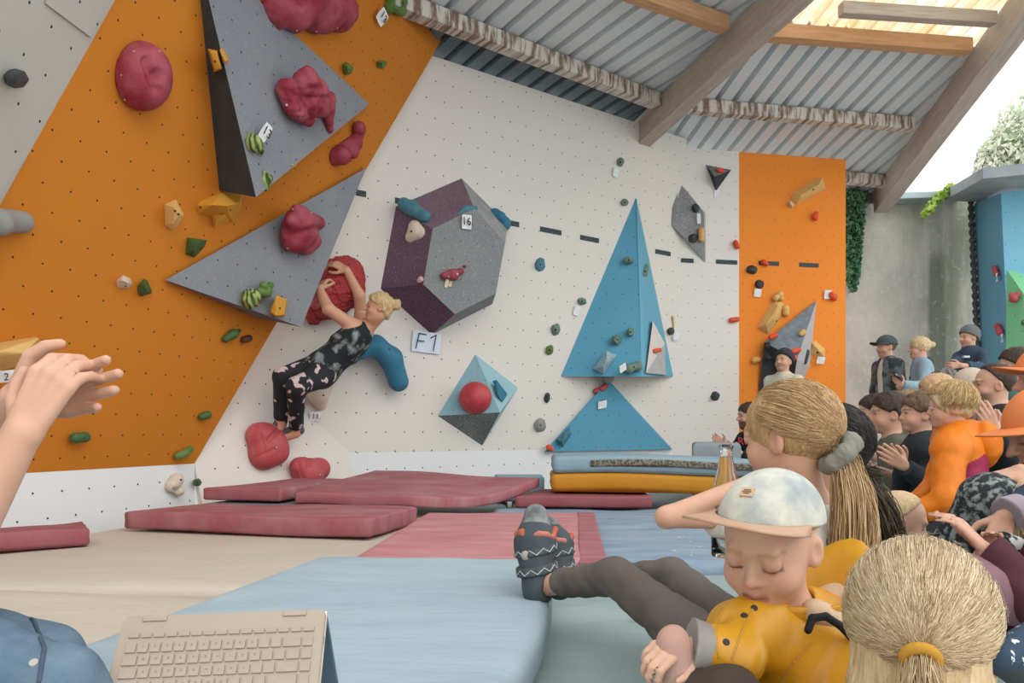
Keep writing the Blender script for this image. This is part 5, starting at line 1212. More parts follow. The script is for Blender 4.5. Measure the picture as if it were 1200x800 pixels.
def laptop():
    gold = plain('champagne_metal', C('#a8998a'), .42, .15, 40, metal=.35, alt=C('#b5a798')); key_ = plain('champagne_key', C('#a39484'), .5, .1, 40); steel_b = plain('lid_grey_blue', C('#5b7688'), .4, .15, 10, metal=.4)
    gold_e = plain('champagne_edge', C('#d9d0c4'), .35, .1, 20, metal=.4); blackp = plain('port_black', C('#17181a'), .6, 0, 5); legend = plain('key_legend', C('#7d7064'), .7, 0, 5)
    A = at(146, 722, 1.205); B = at(382, 713, 1.225); w = (B-A).length; X = (B-A).normalized(); Y = V3(0, .63, .78); Y = (Y-X*Y.dot(X)).normalized(); Zv = X.cross(Y)
    # local frame: x right, y up along the keyboard, z out of it
    R = Matrix((X, Y, Zv)).transposed(); r = empty('laptop', (A+B)/2); r.rotation_euler = R.to_euler(); tag(r, 'champagne coloured convertible laptop standing like a tent beside the blue jeans', 'laptop')
    D = .235
    def bx(name, c, half, m, bev=.001, parent=None):
        bm = bmesh.new(); boxbm(bm, (0, 0, 0), half, None, bev); o = bm_obj(name, bm, m, parent or r); o.location = c; return o
    bm = bmesh.new(); boxbm(bm, (0, 0, 0), (w/2, D/2, .008), None, 0)
    ce = [e for e in bm.edges if abs((e.verts[0].co-e.verts[1].co).z) > .01]; bmesh.ops.bevel(bm, geom=ce, offset=.010, segments=5, affect='EDGES', profile=.5)
    bmesh.ops.bevel(bm, geom=[e for e in bm.edges if abs(e.verts[0].co.z-e.verts[1].co.z) < 1e-5 and e.calc_face_angle(0) > 1], offset=.0012, segments=2, affect='EDGES')
    base = bm_obj('keyboard_deck', bm, gold, r); base.location = (0, -D/2, -.008)
    bx('deck_edge', (0, -D/2, -.012), (w/2+.0008, D/2+.0003, .0035), gold_e, .001)
    for sx in (-1, 1): bx('hinge_cover', (sx*w*.345, -.006, .0005), (w*.058, .0045, .0022), gold, .0008)
    lid = bx('screen_lid', (0, 0, 0), (w/2, .1165, .0035), steel_b, .002)
    ang = math.radians(-82); lid.rotation_euler = (math.radians(72), 0, 0)
    # the lid hangs from the hinge, leaning away behind the deck
    u = V3(0, math.cos(math.radians(-108)), math.sin(math.radians(-108))); lid.location = V3(0, -.004, -.016)+u*.119
    bx('port', (w/2-.001, -.050, -.008), (.0012, .007, .003), blackp, .0003)
    kb = bpy.data.meshes.new
    rows = [(-.0335, .0075, [1]*14+[1.05]), (-.0535, .0155, [1]*13+[1.75, 1]), (-.0735, .0155, [1.35]+[1]*11+[1, 1.25, 1]), (-.0935, .0155, [1.6]+[1]*11+[2.05, 1]), (-.1135, .0155, [1.95]+[1]*10+[2.75, 1]), (-.1335, .0155, [1, 1, 1, 1, 5.4, 1, 1, 1, 1, 1.2])]
    L0, L1 = -w/2+.015, w/2-.015; cache = {}
    for y, hh, ks in rows:
        tot = sum(ks); gap = .0030; u_ = (L1-L0-gap*(len(ks)-1))/tot; x = L0
        for k_ in ks:
            kw = k_*u_; kk = (round(kw, 5), hh)
            if kk not in cache:
                bm = bmesh.new(); boxbm(bm, (0, 0, 0), (kw/2, hh/2, .0016), None, .0007); me = bpy.data.meshes.new('key'); bm.to_mesh(me); bm.free(); me.materials.append(key_); cache[kk] = me
            o = bpy.data.objects.new('key', cache[kk]); COL.objects.link(o); o.parent = r; o.location = (x+kw/2, y, .0012)
            x += kw+gap
    ch = ['1234567890', 'QWERTZUIOP', 'ASDFGHJKL', 'YXCVBNM']
    for ri, s_ in enumerate(ch):
        y, hh, ks = rows[ri+1]; tot = sum(ks); gap = .0030; u_ = (L1-L0-gap*(len(ks)-1))/tot; x = L0; j = 0
        for i, k_ in enumerate(ks):
            kw = k_*u_
            if i >= 1 and j < len(s_):
                t = link('lettering', text_mesh(s_[j], .0055, legend), None, r); t.location = (x+kw/2, y+.001, .0025); j += 1
            x += kw+gap
laptop()

# ------------------------------------------------------------------ seated girl with the ponytail
def girl():
    f = Fig('girl with a long blond ponytail and grey scrunchie seated on the mats', at(924, 514, 1.45), yaw=136, pitch=2, hs=.83, bs=.74, byaw=140, kid=True, skin='fair', h=.0045, neck=at(950, 600, 1.47), pelvis=at(905, 832, 1.40), seat=0.0)
    wL = at(890, 560, 1.38)
    f.ar = .66
    f.setarm('L', wL, elbow=at(781, 606, 1.35), sh=at(893, 606, 1.42), hand=dict(d=at(930, 590, 1.42)-wL, n=V3(0, .7, .6), curl=.8, L=.11))
    wR = at(868, 630, 1.70); f.setarm('R', wR, sh=at(1000, 618, 1.52), elbow=at(960, 690, 1.62), hand=dict(d=at(845, 622, 1.72)-wR, n=V3(-.3, -.2, .9), curl=.7, L=.13))
    f.leg = {'L': (at(722, 676, 1.86), at(648, 684, 2.09), V3(-.1, .3, 1)), 'R': (at(788, 676, 1.98), at(668, 676, 2.2), V3(-.1, .3, 1))}
    f.hp = {'L': at(880, 800, 1.42), 'R': at(935, 800, 1.55)}
    f.body(brow='#a07c50', feet=False, open_eye=True, extra=lambda S: [S.cone(a, b, .030, .026, .01) for a, b in ((at(648, 684, 2.09), at(632, 690, 2.12)), (at(668, 676, 2.2), at(655, 684, 2.2)))])
    f.top(fab('white_tee', '#d9d4cc', '#b9b3aa', .2), .27, .010, 'shirt', 0, .003, h=.006)
    tr = f.pants(plain('brown_grey_leggings', C('#5f5650'), .85, .5, 5, .3, 40, .006, alt=C('#77706a')), .86, .007, 'leggings', .004, h=.0055)
    # climbing shoes: sole cup, toe rand, two straps each with a zigzag print
    dk = plain('shoe_dark', C('#3f484c'), .7, .4, 14, .2, 60, alt=C('#5d676a')); mid = plain('shoe_grey', C('#4b5355'), .75, .5, 14); tanm = plain('shoe_tan', C('#a89f90'), .8, .3, 10); zig = plain('shoe_zigzag', C('#c9cdca'), .7, .1, 20); redm_ = plain('shoe_red', C('#b4502f'), .6, .3, 9)
    for idx, (heel, ball, toe, s) in enumerate(((at(630, 690, 2.11), at(627, 636, 2.16), at(628, 606, 2.19), 1.0), (at(655, 684, 2.22), at(650, 640, 2.28), at(642, 618, 2.30), .95))):
        up = (toe-heel).normalized(); side = V3(1, 0, 0); out = V3(.35, -1, 0).normalized()
        S = SDF(); S.cone(heel+out*.004, ball, .041*s, .054*s, .03); S.cone(ball, toe, .054*s, .034*s, .03); S.cone(heel, heel-up*.01, .036*s, .034*s, .02)
        S.ell(heel+out*.04+side*.045+up*.005, (.045, .05, .03), .01, None, True)
        sh = f.part('climbing_shoe', S.mesh('climbing_shoe', .0042), dk)
        def sub_(name, SS, m, h=.0035):
            me = SS.mesh(name, h); o = link(name, me, m); V = verts_of(me); cc = V.mean(0); recenter(me, cc); o.parent = sh; o.location = Vector(cc)-sh.location; return o
        T = SDF(); T.cone(ball.lerp(toe, .45), toe+up*.004, .050*s, .0345*s, .02); T.half(ball.lerp(toe, .2)+V3(0, -.01, 0), V3(0, -.8, -.6)); sub_('toe_rand', T, mid)
        T = SDF(); q = toe.lerp(ball, .62)
        for j in range(7):
            a = -1.2+j*.45; T.cone(q+V3(math.sin(a)*.056, -math.cos(a)*.058, .006*math.sin(j*2.4)), q+V3(math.sin(a+.45)*.056, -math.cos(a+.45)*.058, .012*math.sin(j*2.4+2)), .009, .009, .003)
        sub_('red_lace_print', T, redm_)['label'] = 'rust red print'
        for bi, tt in enumerate((.40, .82)):
            q = heel.lerp(ball, tt)+up*.006; T = SDF(); Zg = SDF(); P_ = []
            for j in range(13):
                a = -1.9+j*.32; rr = (.0485+.008*tt)*s; P_.append(q+V3(math.sin(a)*rr, -math.cos(a)*rr, .010*math.sin(a)))
            for a, b in zip(P_, P_[1:]): T.cone(a-up*.008, b-up*.008, .0055, .0055, .004); T.cone(a+up*.008, b+up*.008, .0055, .0055, .004); T.cone(a, b, .0055, .0055, .004)
            stp = sub_('strap', T, dk)
            ctr = q
            for j in range(len(P_)-1):
                o_ = lambda p: p+(p-ctr).normalized()*.0058
                Zg.cone(o_(P_[j])+up*(.007 if j % 2 else -.007), o_(P_[j+1])+up*(-.007 if j % 2 else .007), .0016, .0016, .0005)
            sub_('zigzag_print', Zg, zig, .0018)
        T = SDF(); q = heel.lerp(ball, .55); T.box(q+V3(.036*s, -.036*s, 0), (.009, .006, .006), .002); sub_('buckle', T, redm_)
        T = SDF(); T.ell(heel.lerp(ball, .78)+V3(-.022, -.043*s, 0), (.020, .010, .016), .004); sub_('side_patch', T, tanm)
    # hair
    hm_ = hairmat('girl_blond', '#a07c50', '#cba878', (70, 70, 12))
    tie = f.hl(0, -.116, -.034)
    f.hair(hm_, t=.010, line=(.55, -.045), fold=.002)
    f.strands(f.swept((0, -.93, -.36), 1500, 12, .012, seed=4), .00062, '#94714a', '#d8b888', seed=5)
    T_ = tail([tie, tie+V3(.006, -.015, -.035), tie+V3(.010, -.03, -.09), tie+V3(.008, -.035, -.16), tie+V3(.0, -.035, -.22)], [.018, .026, .036, .042, .03], 650, 16, 6, .004)
    f.strands(T_, .0008, '#94714a', '#dcbf90', 'ponytail', 7)
    S = SDF(); c = np.array(tie); ax_ = Vector((1, -.1, -.9)).normalized(); e1 = ax_.orthogonal().normalized(); e2 = ax_.cross(e1)
    for j in range(14):
        a, b = j*math.tau/14, (j+1)*math.tau/14; p = lambda t: Vector(c)+(e1*math.cos(t)+e2*math.sin(t))*.029; S.cone(p(a), p(b), .013+.004*(j % 2), .013+.004*((j+1) % 2), .006)
    me = S.mesh('scrunchie', .003); displace(me, .0015, 220, 3); f.part('scrunchie', me, fab('scrunchie', '#8d8a80', '#6f6c64', .4))
girl()

# ------------------------------------------------------------------ boy with the cap in the yellow raincoat
coat = plain('yellow_raincoat', C('#d59a1c'), .38, .35, 5, .15, 14, .02, alt=C('#b8801a'), spec=.5)
def boy():
    f = Fig('small boy in a pale tie dye cap and yellow raincoat looking down', at(901, 638, 1.10), yaw=38, pitch=18, roll=3, hs=.81, bs=.60, byaw=38, kid=True, skin='pale', h=.0034, neck=at(930, 722, 1.13), pelvis=at(940, 905, 1.10), seat=0.0)
    wR = at(806, 757, 1.02); f.setarm('R', wR, elbow=at(862, 768, 1.02), sh=at(872, 742, 1.08), hand=dict(d=at(786, 762, 1.0)-wR, n=V3(.2, .5, -.8), curl=.75, L=.105))
    wL = at(930, 850, .98); f.setarm('L', wL, elbow=at(1010, 840, 1.05), sh=at(1000, 738, 1.13), hand=dict(curl=.5, L=.1))
    f.leg = {'R': (at(850, 822, .95), at(806, 812, 1.0), V3(-.2, .1, 1)), 'L': (at(880, 850, .88), at(820, 860, .9), V3(-1, 0, .2))}
    f.body(brow='#b58d63', open_eye=False, feet=False, lip='#b56a62')
    def ex(S):
        S.cone(at(985, 690, 1.20), at(1010, 725, 1.16), .03, .035, .03)
    b = f.bs
    def collar(S):
        n = f.N; 
        for j in range(20):
            def pt(a):
                o = f.R*math.cos(a)*.060+f.Fp*math.sin(a)*.058; u = max(0, (o.x*.9+o.y*.45)/.06); return n+o, n+o*(1.12+.35*u)+f.ax*(.008+.060*u*u)
            (p, q), (p2, q2) = pt(j*math.tau/20), pt((j+1)*math.tau/20)
            for t in (0, .35, .7, 1): S.cone(p.lerp(q, t), p2.lerp(q2, t), .010-.004*t, .010-.004*t, .006)
            S.cone(p-f.ax*.02, p, .012, .010, .012)
    cj = f.top(coat, .93, .020, 'raincoat', -.1, .0075, h=.0045)
    V_, F_ = [], []
    for j in range(33):
        a = j*math.tau/32; o_ = f.R*math.cos(a)*.064+f.Fp*math.sin(a)*.060; u = min(max(0, (o_.x*.93+o_.y*.35)/.06), 1.1)
        for t in range(7):
            q = t/6; V_.append(f.N+o_*(1.0+(.18+.7*u)*q*q)+f.ax*(-.030+(.048+.090*u*u)*q))
    for j in range(32):
        for t in range(6): k_ = j*7+t; F_.append((k_, k_+7, k_+8, k_+1))
    bm = bmesh.new(); vs = [bm.verts.new(v) for v in V_]
    for q in F_: bm.faces.new([vs[i] for i in q])
    bmesh.ops.remove_doubles(bm, verts=bm.verts[:], dist=1e-5); bmesh.ops.recalc_face_normals(bm, faces=bm.faces[:]); bmesh.ops.solidify(bm, geom=bm.faces[:], thickness=.005)
    mb = bpy.data.meshes.new('collar'); bm.to_mesh(mb); bm.free(); mb.shade_smooth(); f.part('collar', mb, coat)
    # cuff, hood lining with black binding, snaps
    greyc = plain('raincoat_lining', C('#8f8c86'), .6, .2, 8); S = SDF(); e, w = f.arm['R']; d = (w-e).normalized(); q = e.lerp(w, .93)
    S.cone(q-d*.012, q+d*.002, .036, .039, .002, cut=True); f.part('cuff', S.mesh('cuff', .003), greyc)
    S = SDF(); S.ell(at(1000, 716, 1.14), (.068, .05, .042), .02); S.cone(at(955, 716, 1.07), at(1030, 742, 1.1), .018, .026, .02); me = S.mesh('hood', .005); displace(me, .003, 40, 2); f.part('hood', me, plain('hood_cream', C('#c9aa86'), .75, .3, 9))
    S = SDF(); pts = [at(947, 738, 1.03), at(952, 724, 1.035), at(968, 722, 1.035), at(985, 733, 1.035), at(998, 747, 1.04)]
    for a, c in zip(pts, pts[1:]): S.cone(a, c, .0055, .0055, .002)
    f.part('hood_binding', S.mesh('hood_binding', .0025), plain('black_binding', C('#1d1f22'), .7, 0, 5))
    for x, y in ((872, 721), (851, 752), (884, 712)):
        M_ = Matrix.Translation(cj.location); bv = BVHTree.FromPolygons([M_ @ v.co for v in cj.data.vertices], [tuple(p.vertices) for p in cj.data.polygons]); s0 = V3(0, 0, CAMZ); r = bv.ray_cast(s0, (at(x, y, 1)-s0).normalized())
        if r[0]:
            bm = bmesh.new(); bmesh.ops.create_cone(bm, cap_ends=True, segments=14, radius1=.0055, radius2=.0042, depth=.003); o = bm_obj('snap_button', bm, darkbolt); o.location = r[0]; o.rotation_euler = r[1].to_track_quat('Z', 'Y').to_euler(); child(o, f.root)
    for pts in ([(885, 708), (870, 738), (858, 770), (853, 800)], [(846, 716), (838, 742), (842, 770)], [(952, 752), (930, 776), (915, 800)]):
        S = SDF(); q = [onto(cj, pts[i][0]+(pts[i+1][0]-pts[i][0])*j/5, pts[i][1]+(pts[i+1][1]-pts[i][1])*j/5)[0] for i in range(len(pts)-1) for j in range(6)]; q = [x for x in q if x]
        if len(q) < 3: continue
        for a, c in zip(q, q[1:]):
            if (a-c).length < .03: S.cone(a, c, .0018, .0018, .001)
        f.part('seam', S.mesh('seam', .0014), plain('raincoat_seam', C('#c48f1c'), .5, .1, 20))
    S = SDF(); S.cone(f.N-f.ax*.02, f.N+f.ax*.012, .043, .045, .003, cut=True); f.part('shirt_collar', S.mesh('shirt_collar', .004), fab('navy_shirt', '#333a46'))
    f.pants(fab('brown_trousers', '#4a4038'), 1.0, .010, 'trousers', .003, h=.006)
    S = SDF(); S.cone(at(796, 805, 1.0), at(788, 752, 1.0), .026, .020, .01); S.ell(at(790, 760, .995), (.020, .018, .030), .01); f.part('shoe', S.mesh('shoe', .0035), plain('pink_tan_shoe', C('#b98f80'), .8, .3, 12))
    # short hair under the cap, cap crown, brim, woven patch
    f.hair(hairmat('boy_stubble', '#a98c64', '#c4a67c'), t=.003, line=(.30, .038), fold=0, h=.0035)
    tie = plain('tie_dye_cap', C('#d4d1c0'), .85, 1.0, 13, .15, 120, alt=C('#84929a'))
    c = f.cap(tie, plain('tan_brim', C('#b58e70'), .8, .2, 14), bl=.095, tilt=.50, low=.050, t=.010, yaw=-8, slope=.30)
    M_ = Matrix.Translation(c.location); bv = BVHTree.FromPolygons([M_ @ v.co for v in c.data.vertices], [tuple(p.vertices) for p in c.data.polygons]); s0 = V3(0, 0, CAMZ); r = bv.ray_cast(s0, (at(876, 577, 1)-s0).normalized())
    if r[0]:
        bm = bmesh.new(); boxbm(bm, (0, 0, 0), (.0095, .0072, .0012), None, .0004); o = bm_obj('woven_patch', bm, plain('patch_tan', C('#c6a385'), .8, .1, 20)); o.location = r[0]+r[1]*.001; R_ = r[1].to_track_quat('Z', 'Y'); o.rotation_euler = R_.to_euler(); o.parent = c; o.location = r[0]+r[1]*.001-c.location
        for yy, ww in ((.0028, .005), (0.0, .0068), (-.0028, .004)):
            bm = bmesh.new(); boxbm(bm, (0, yy, .0014), (ww, .0007, .0003)); 
            for v in bm.verts: pass
            l_ = bm_obj('patch_print', bm, plain('patch_ink', C('#6d5344'), .8, 0, 5)); l_.parent = c; l_.location = o.location; l_.rotation_euler = o.rotation_euler
boy()

# ------------------------------------------------------------------ blond child seen from behind at the lower right
def blond_child():
    f = Fig('blond child seen from behind with a small ponytail in a mustard hair tie', at(1078, 750, .86), yaw=206, pitch=12, hs=.80, bs=.62, byaw=200, kid=True, skin='pale', h=.005, neck=at(1095, 870, .80), pelvis=V3(.44, .70, .02), seat=0)
    f.body(feet=False, open_eye=False)
    f.top(coat, 1.0, .022, 'raincoat', -.1, .004, h=.007, collar=.03)
    S = SDF(); S.cone(at(1170, 772, .80), at(1215, 745, .84), .018, .018, .01); f.part('spotted_collar', S.mesh('spotted_collar', .004), two_tone('spotted_navy', C('#35475a'), C('#d8dcdc'), 90, .62, .65))
    hm_ = hairmat('child_blond', '#b3976a', '#e2cea8', (60, 60, 14)); f.hair(hm_, t=.018, line=(.10, -.16), fold=.003, extra=lambda S: [S.ell(f.hl(0, -.030, -.08), (.074, .050, .08), .03, np.array(f.M))])
    tie_l = (-.04, -.90, -.42)
    f.strands(f.swept(tie_l, 2400, 12, .020, seed=11, jit=.012, lift=.012), .0005, '#a88c60', '#eddcba', seed=12)
    t0 = Vector(f.sl(np.array([tie_l]), 1.03, .02)[0]); B = f.M @ V3(0, -1, 0); D = V3(0, -.1, -1)
    f.strands(tail([t0-B*.01, t0+B*.018+D*.012, t0+B*.030+D*.05, t0+B*.03+D*.10, t0+B*.02+D*.13], [.008, .014, .024, .026, .02], 420, 12, 9, .003), .0006, '#9a7c52', '#e2cda6', 'ponytail', 3)
    rs = np.random.RandomState(4); # loose flyaway hairs round the right side
    D_ = rs.normal(size=(110, 3)); D_[:, 0] = -np.abs(D_[:, 0])*0+D_[:, 0]; D_[:, 2] = np.abs(D_[:, 2])*.7; P = []
    for i in range(7): d = D_+rs.normal(size=D_.shape)*.02*i; P.append(f.sl(d, 1.03+.012*i*rs.uniform(.2, 1, 110), .02))
    f.strands(np.stack(P, 1), .0002, '#b79a6c', '#efe0c2', 'flyaway_hair', 8)
    S = SDF(); q = t0+B*.012+D*.006; a_ = (B*.8+D*.6).normalized(); e1 = a_.orthogonal().normalized(); e2 = a_.cross(e1)
    for j in range(16): p = lambda t: q+(e1*math.cos(t)+e2*math.sin(t))*.014; S.cone(p(j*math.tau/16), p((j+1)*math.tau/16), .0058, .0058, .002)
    f.part('hair_tie', S.mesh('hair_tie', .0022), fab('mustard_tie', '#c08f38', '#9a7028', .3))
blond_child()

# ------------------------------------------------------------------ the crowd
def crowd():
    dkh = hairmat('dark_brown', '#241c17', '#4a3a2e', (50, 50, 18)); brh = hairmat('brown', '#4d3a2a', '#7a6046', (50, 50, 18)); blh = hairmat('crowd_blond', '#a78c62', '#dcc8a0', (50, 50, 14)); gyh = hairmat('grey_dark', '#3a3634', '#8a847e', (45, 45, 45)); gih = hairmat('ginger', '#b08a60', '#d8b48c', (50, 50, 14))
    # dark haired girl behind the ponytail girl
    f = Fig('girl with a dark ponytail in a black top behind the blond ponytail girl', at(966, 530, 1.92), yaw=112, hs=.93, bs=.75, kid=True, seat=0, h=.007); f.body(open_eye=False); f.top(fab('black_tee', '#23282b'), .45, .012); f.pants(fab('black_trousers', '#25272a'))
    f.hair(hairmat('raven', '#1b1918', '#3d3934', (60, 60, 10)), t=.013, line=(.5, -.06)); tie = f.hl(0, -.125, -.055)
    f.strands(f.swept((0, -.9, -.42), 700, 9, .014, seed=3), .0008, '#1c1a19', '#4b4640'); f.strands(tail([tie, at(1010, 560, 1.9), at(1024, 590, 1.88), at(1034, 618, 1.88), at(1040, 640, 1.88)], [.014, .03, .046, .052, .03], 520, 14, 5, .006), .0011, '#2c2622', '#7a6c5a', 'ponytail', 2)
    # man in black by the wall
    f = Fig('clapping man in a black printed shirt sitting against the orange panel', at(877, 488, 6.9), yaw=84, hs=1, bs=.95, seat=0, h=.009, lean=.0)
    for k, x, y in (('L', 866, 530), ('R', 848, 520)): w = at(x, y, 6.65 if k == 'L' else 6.75); f.setarm(k, w, hand=dict(d=at(x-12, y-8, 6.7)-w, n=V3(0, 1 if k == 'L' else -1, 0), curl=.2))
    f.body(brow='#2b221d', beard='#5a4438'); f.top(fab('black_tee', '#23282b'), .95, .014); f.pants(fab('grey_trousers', '#4e5356')); f.shoes(fab('dark_shoe', '#2a2c2e')); f.hair(dkh, t=.012)
    t = link('lettering', text_mesh('Re', .09, plain('red_print', C('#b03a3c'), .8, 0, 5)), None); p = at(871, 517, 6.66); t.matrix_world = Matrix.Translation(p) @ Matrix.Rotation(math.radians(90), 4, 'X'); child(t, f.root)
    # man with the beanie before the orange panel
    f = Fig('smiling man in a dark beanie and pale shirt standing before the orange panel', at(918, 424, 8.3), yaw=48, pitch=-10, hs=1, bs=.97, stand=GZ, h=.009); f.body(brow='#4a382c', beard='#b08e78'); f.top(fab('cream_shirt', '#cfcbb8'), 1, .014, collar=.05); f.pants(fab('grey_trousers', '#4e5356')); f.shoes(fab('dark_shoe', '#2a2c2e')); f.beanie(fab('charcoal_beanie', '#3b3d40'), slope=.55, low=.03)
    # three standing at the concrete wall
    f = Fig('standing man in a dark cap, white tee and open checked shirt by the concrete wall', at(1038, 407, 8.6), yaw=84, hs=1, bs=1, stand=GZ, h=.009); f.body(brow='#5a4636', beard='#a88672'); f.top(fab('white_tee', '#d9d4cc', '#b9b3aa', .2), .4, .012)
    f.pants(fab('grey_trousers', '#4e5356')); f.shoes(fab('dark_shoe', '#2a2c2e')); f.hair(brh, t=.008)
    plaid = two_tone('checked_flannel', C('#3f474a'), C('#6d7577'), 9, .45, .55); 
    f.top(plaid, 1, .026, 'overshirt', -.04, .004, collar=.03, extra=lambda S: [S.ell(f.P+f.ax*f.L*.55+f.Fp*.16-f.R*.01, (.055, .14, .42), .01, f.rot, True)])
    f.cap(fab('slate_cap', '#4b5357'), fab('slate_cap_brim', '#454b4e'), bl=.075, tilt=.1, low=.035)
    f = Fig('blond woman in a pale denim jacket laughing with a phone in hand', at(1077, 408, 8.2), yaw=106, hs=.97, bs=.93, stand=GZ, h=.009)
    w = at(1058, 451, 7.92); f.setarm('L', w, hand=dict(d=at(1048, 443, 7.9)-w, n=V3(-.2, .6, .7), curl=.6)); w = at(1066, 458, 8.1); f.setarm('R', w, hand=dict(d=V3(-1, 0, .1), n=V3(0, 0, 1), curl=.5)); f.body(brow='#8a6a48', lip='#7a3a38')
    f.top(fab('pale_denim', '#8fa6b3', '#6f8896', .5), 1, .024, 'jacket', -.06, .005, collar=.03); S = SDF(); S.cone(f.N-f.Fp*.06-f.R*.06, f.N-f.Fp*.06+f.R*.06, .045, .045, .03); S.cone(f.N+f.R*.06-f.Fp*.03, f.N-f.ax*.16+f.Fp*.10, .035, .02, .02); S.cone(f.N-f.R*.06-f.Fp*.03, f.N-f.ax*.16+f.Fp*.10, .035, .02, .02); f.part('hood', S.mesh('hood', .008), fab('slate_hood', '#454c54')); f.pants(fab('black_trousers', '#25272a')); f.shoes(fab('dark_shoe', '#2a2c2e'))
    f.hair(blh, t=.010, extra=lambda S: [S.ball(f.hl(0, -.13, .035), .035, .01)], line=(.6, -.03))
    bm = bmesh.new(); boxbm(bm, (0, 0, 0), (.038, .075, .005), None, .003); o = bm_obj('phone', bm, plain('phone_black', C('#22272c'), .25, 0, 5)); o.location = at(1050, 441, 7.88); o.rotation_euler = (math.radians(35), math.radians(15), math.radians(62)); tag(o, 'dark phone held by the blond woman in the denim jacket', 'phone')
    f = Fig('man in a grey beanie and navy fleece with crossed arms by the concrete wall', at(1135, 396, 8.9), yaw=80, hs=1, bs=1.02, stand=GZ, h=.009)
    f.setarm('L', at(1126, 428, 8.5), elbow=at(1152, 431, 8.7), hand=dict(d=V3(-1, .25, .0), n=V3(0, 1, 0), curl=.5)); f.setarm('R', at(1142, 431, 8.6), elbow=at(1116, 432, 8.65), hand=dict(d=V3(1, .3, 0), n=V3(0, 1, 0), curl=.5)); f.body(brow='#5a4636', beard='#b08e78'); f.top(fab('navy_fleece', '#3f5263', '#2c3a48', .5), .88, .022, 'fleece', -.06, .005, collar=.06)
    S = SDF(); S.box(at(1132, 418, 8.66), (.035, .02, .012), .003); f.part('chest_label', S.mesh('chest_label', .004), zigm()); f.pants(fab('grey_trousers', '#4e5356')); f.shoes(fab('dark_shoe', '#2a2c2e')); f.beanie(fab('grey_beanie', '#6a6e70'), slope=.5, low=.02)
    # boys in the second row
    f = Fig('boy with a raised hand mostly hidden behind the dark haired clapping boy', at(1023, 484, 4.7), yaw=104, hs=.90, bs=.8, kid=True, seat=GZ, h=.008); w = at(1013, 524, 4.45); f.setarm('L', w, elbow=at(1030, 542, 4.5), hand=dict(d=V3(-.2, 0, 1), n=V3(-.4, .9, 0), curl=.3)); f.body(brow='#3a2a20'); f.top(fab('white_tee', '#d9d4cc', '#b9b3aa', .2), .5, .012); f.pants(fab('grey_trousers', '#4e5356')); f.hair(dkh, t=.012)
    f = Fig('boy with short dark hair, olive vest and clenched hands, leaning forward in profile', at(1041, 486, 4.0), yaw=100, hs=.93, bs=.82, kid=True, seat=0, h=.0065); w = at(1022, 548, 3.75); f.setarm('L', w, elbow=at(1056, 560, 3.82), hand=dict(d=at(1005, 545, 3.72)-w, n=V3(0, .8, -.5), curl=.9)); f.body(brow='#2f231c'); f.top(fab('olive_vest', '#6d7062', '#3c403a', .7), .42, .014, hood=.8); f.pants(fab('grey_trousers', '#4e5356')); f.hair(dkh, t=.015, line=(.62, 0)); 
    f = Fig('curly haired boy half hidden between two darker haired boys', at(1061, 484, 4.4), yaw=104, hs=.93, bs=.8, kid=True, seat=0, h=.008); f.body(brow='#5a4430'); f.top(fab('grey_tee', '#6b7075'), .5, .012); f.pants(fab('grey_trousers', '#4e5356'))
    me_ = f.hair(hairmat('curly_brown', '#6a5034', '#a98a62', (30, 30, 30)), t=.024, fold=.012)
    f = Fig('boy in a dark hooded jacket clapping in front of the curly haired boy', at(1077, 486, 3.6), yaw=100, pitch=-4, hs=.83, bs=.76, kid=True, seat=0, h=.0062)
    w = at(1060, 546, 3.42); f.setarm('L', w, elbow=at(1086, 566, 3.48), hand=dict(d=at(1042, 534, 3.40)-w, n=V3(.2, 1, .1), curl=.15, L=.155)); w = at(1059, 544, 3.51); f.setarm('R', w, hand=dict(d=at(1043, 531, 3.47)-w, n=V3(.1, -1, .1), curl=.15, L=.155)); f.body(brow='#2f231c'); f.top(fab('charcoal_jacket', '#33393d', '#23272a'), .97, .024, 'jacket', 0, .005, hood=1.0, collar=.02)
    S = SDF(); S.cone(f.N-f.R*.05+f.Fp*.01, f.N-f.ax*.16+f.Fp*.075-f.R*.03, .028, .016, .02); f.part('hood_lining', S.mesh('hood_lining', .006), fab('mint_grey', '#a9b0a4')); f.pants(fab('grey_trousers', '#4e5356')); f.hair(brh, t=.014, line=(.62, 0), fold=.006)
    # orange and magenta jacket
    f = Fig('blond boy in an orange and magenta rain jacket sitting in profile', at(1113, 478, 2.75), yaw=112, hs=.71, bs=.66, kid=True, seat=.1, h=.0055, neck=at(1120, 504, 2.77), pelvis=at(1128, 615, 2.75), byaw=108)
    f.setarm('L', at(1080, 600, 2.58), elbow=at(1108, 586, 2.55), sh=at(1114, 528, 2.64), hand=dict(d=V3(-1, .1, -.1), n=V3(0, .3, -1), curl=.3)); f.setarm('R', at(1074, 590, 2.8), hand=dict(d=V3(-1, 0, 0), n=V3(0, 0, -1), curl=.3)); f.body(brow='#b08a58')
    mag = plain('magenta_nylon', C('#a02a50'), .5, .4, 7, .25, 20, .02, alt=C('#7e2242')); orn = plain('orange_nylon', C('#dd7812'), .5, .3, 6, .2, 16, .02, alt=C('#c26a10'))
    jk = f.top(mag, 0, .022, 'jacket', -.08, .005); jk.data.materials.append(orn)
    for pl in jk.data.polygons:
        if (jk.location+pl.center-f.P).dot(f.ax) > f.L*.64-(jk.location+pl.center-f.P).dot(f.Fp)*.5: pl.material_index = 1
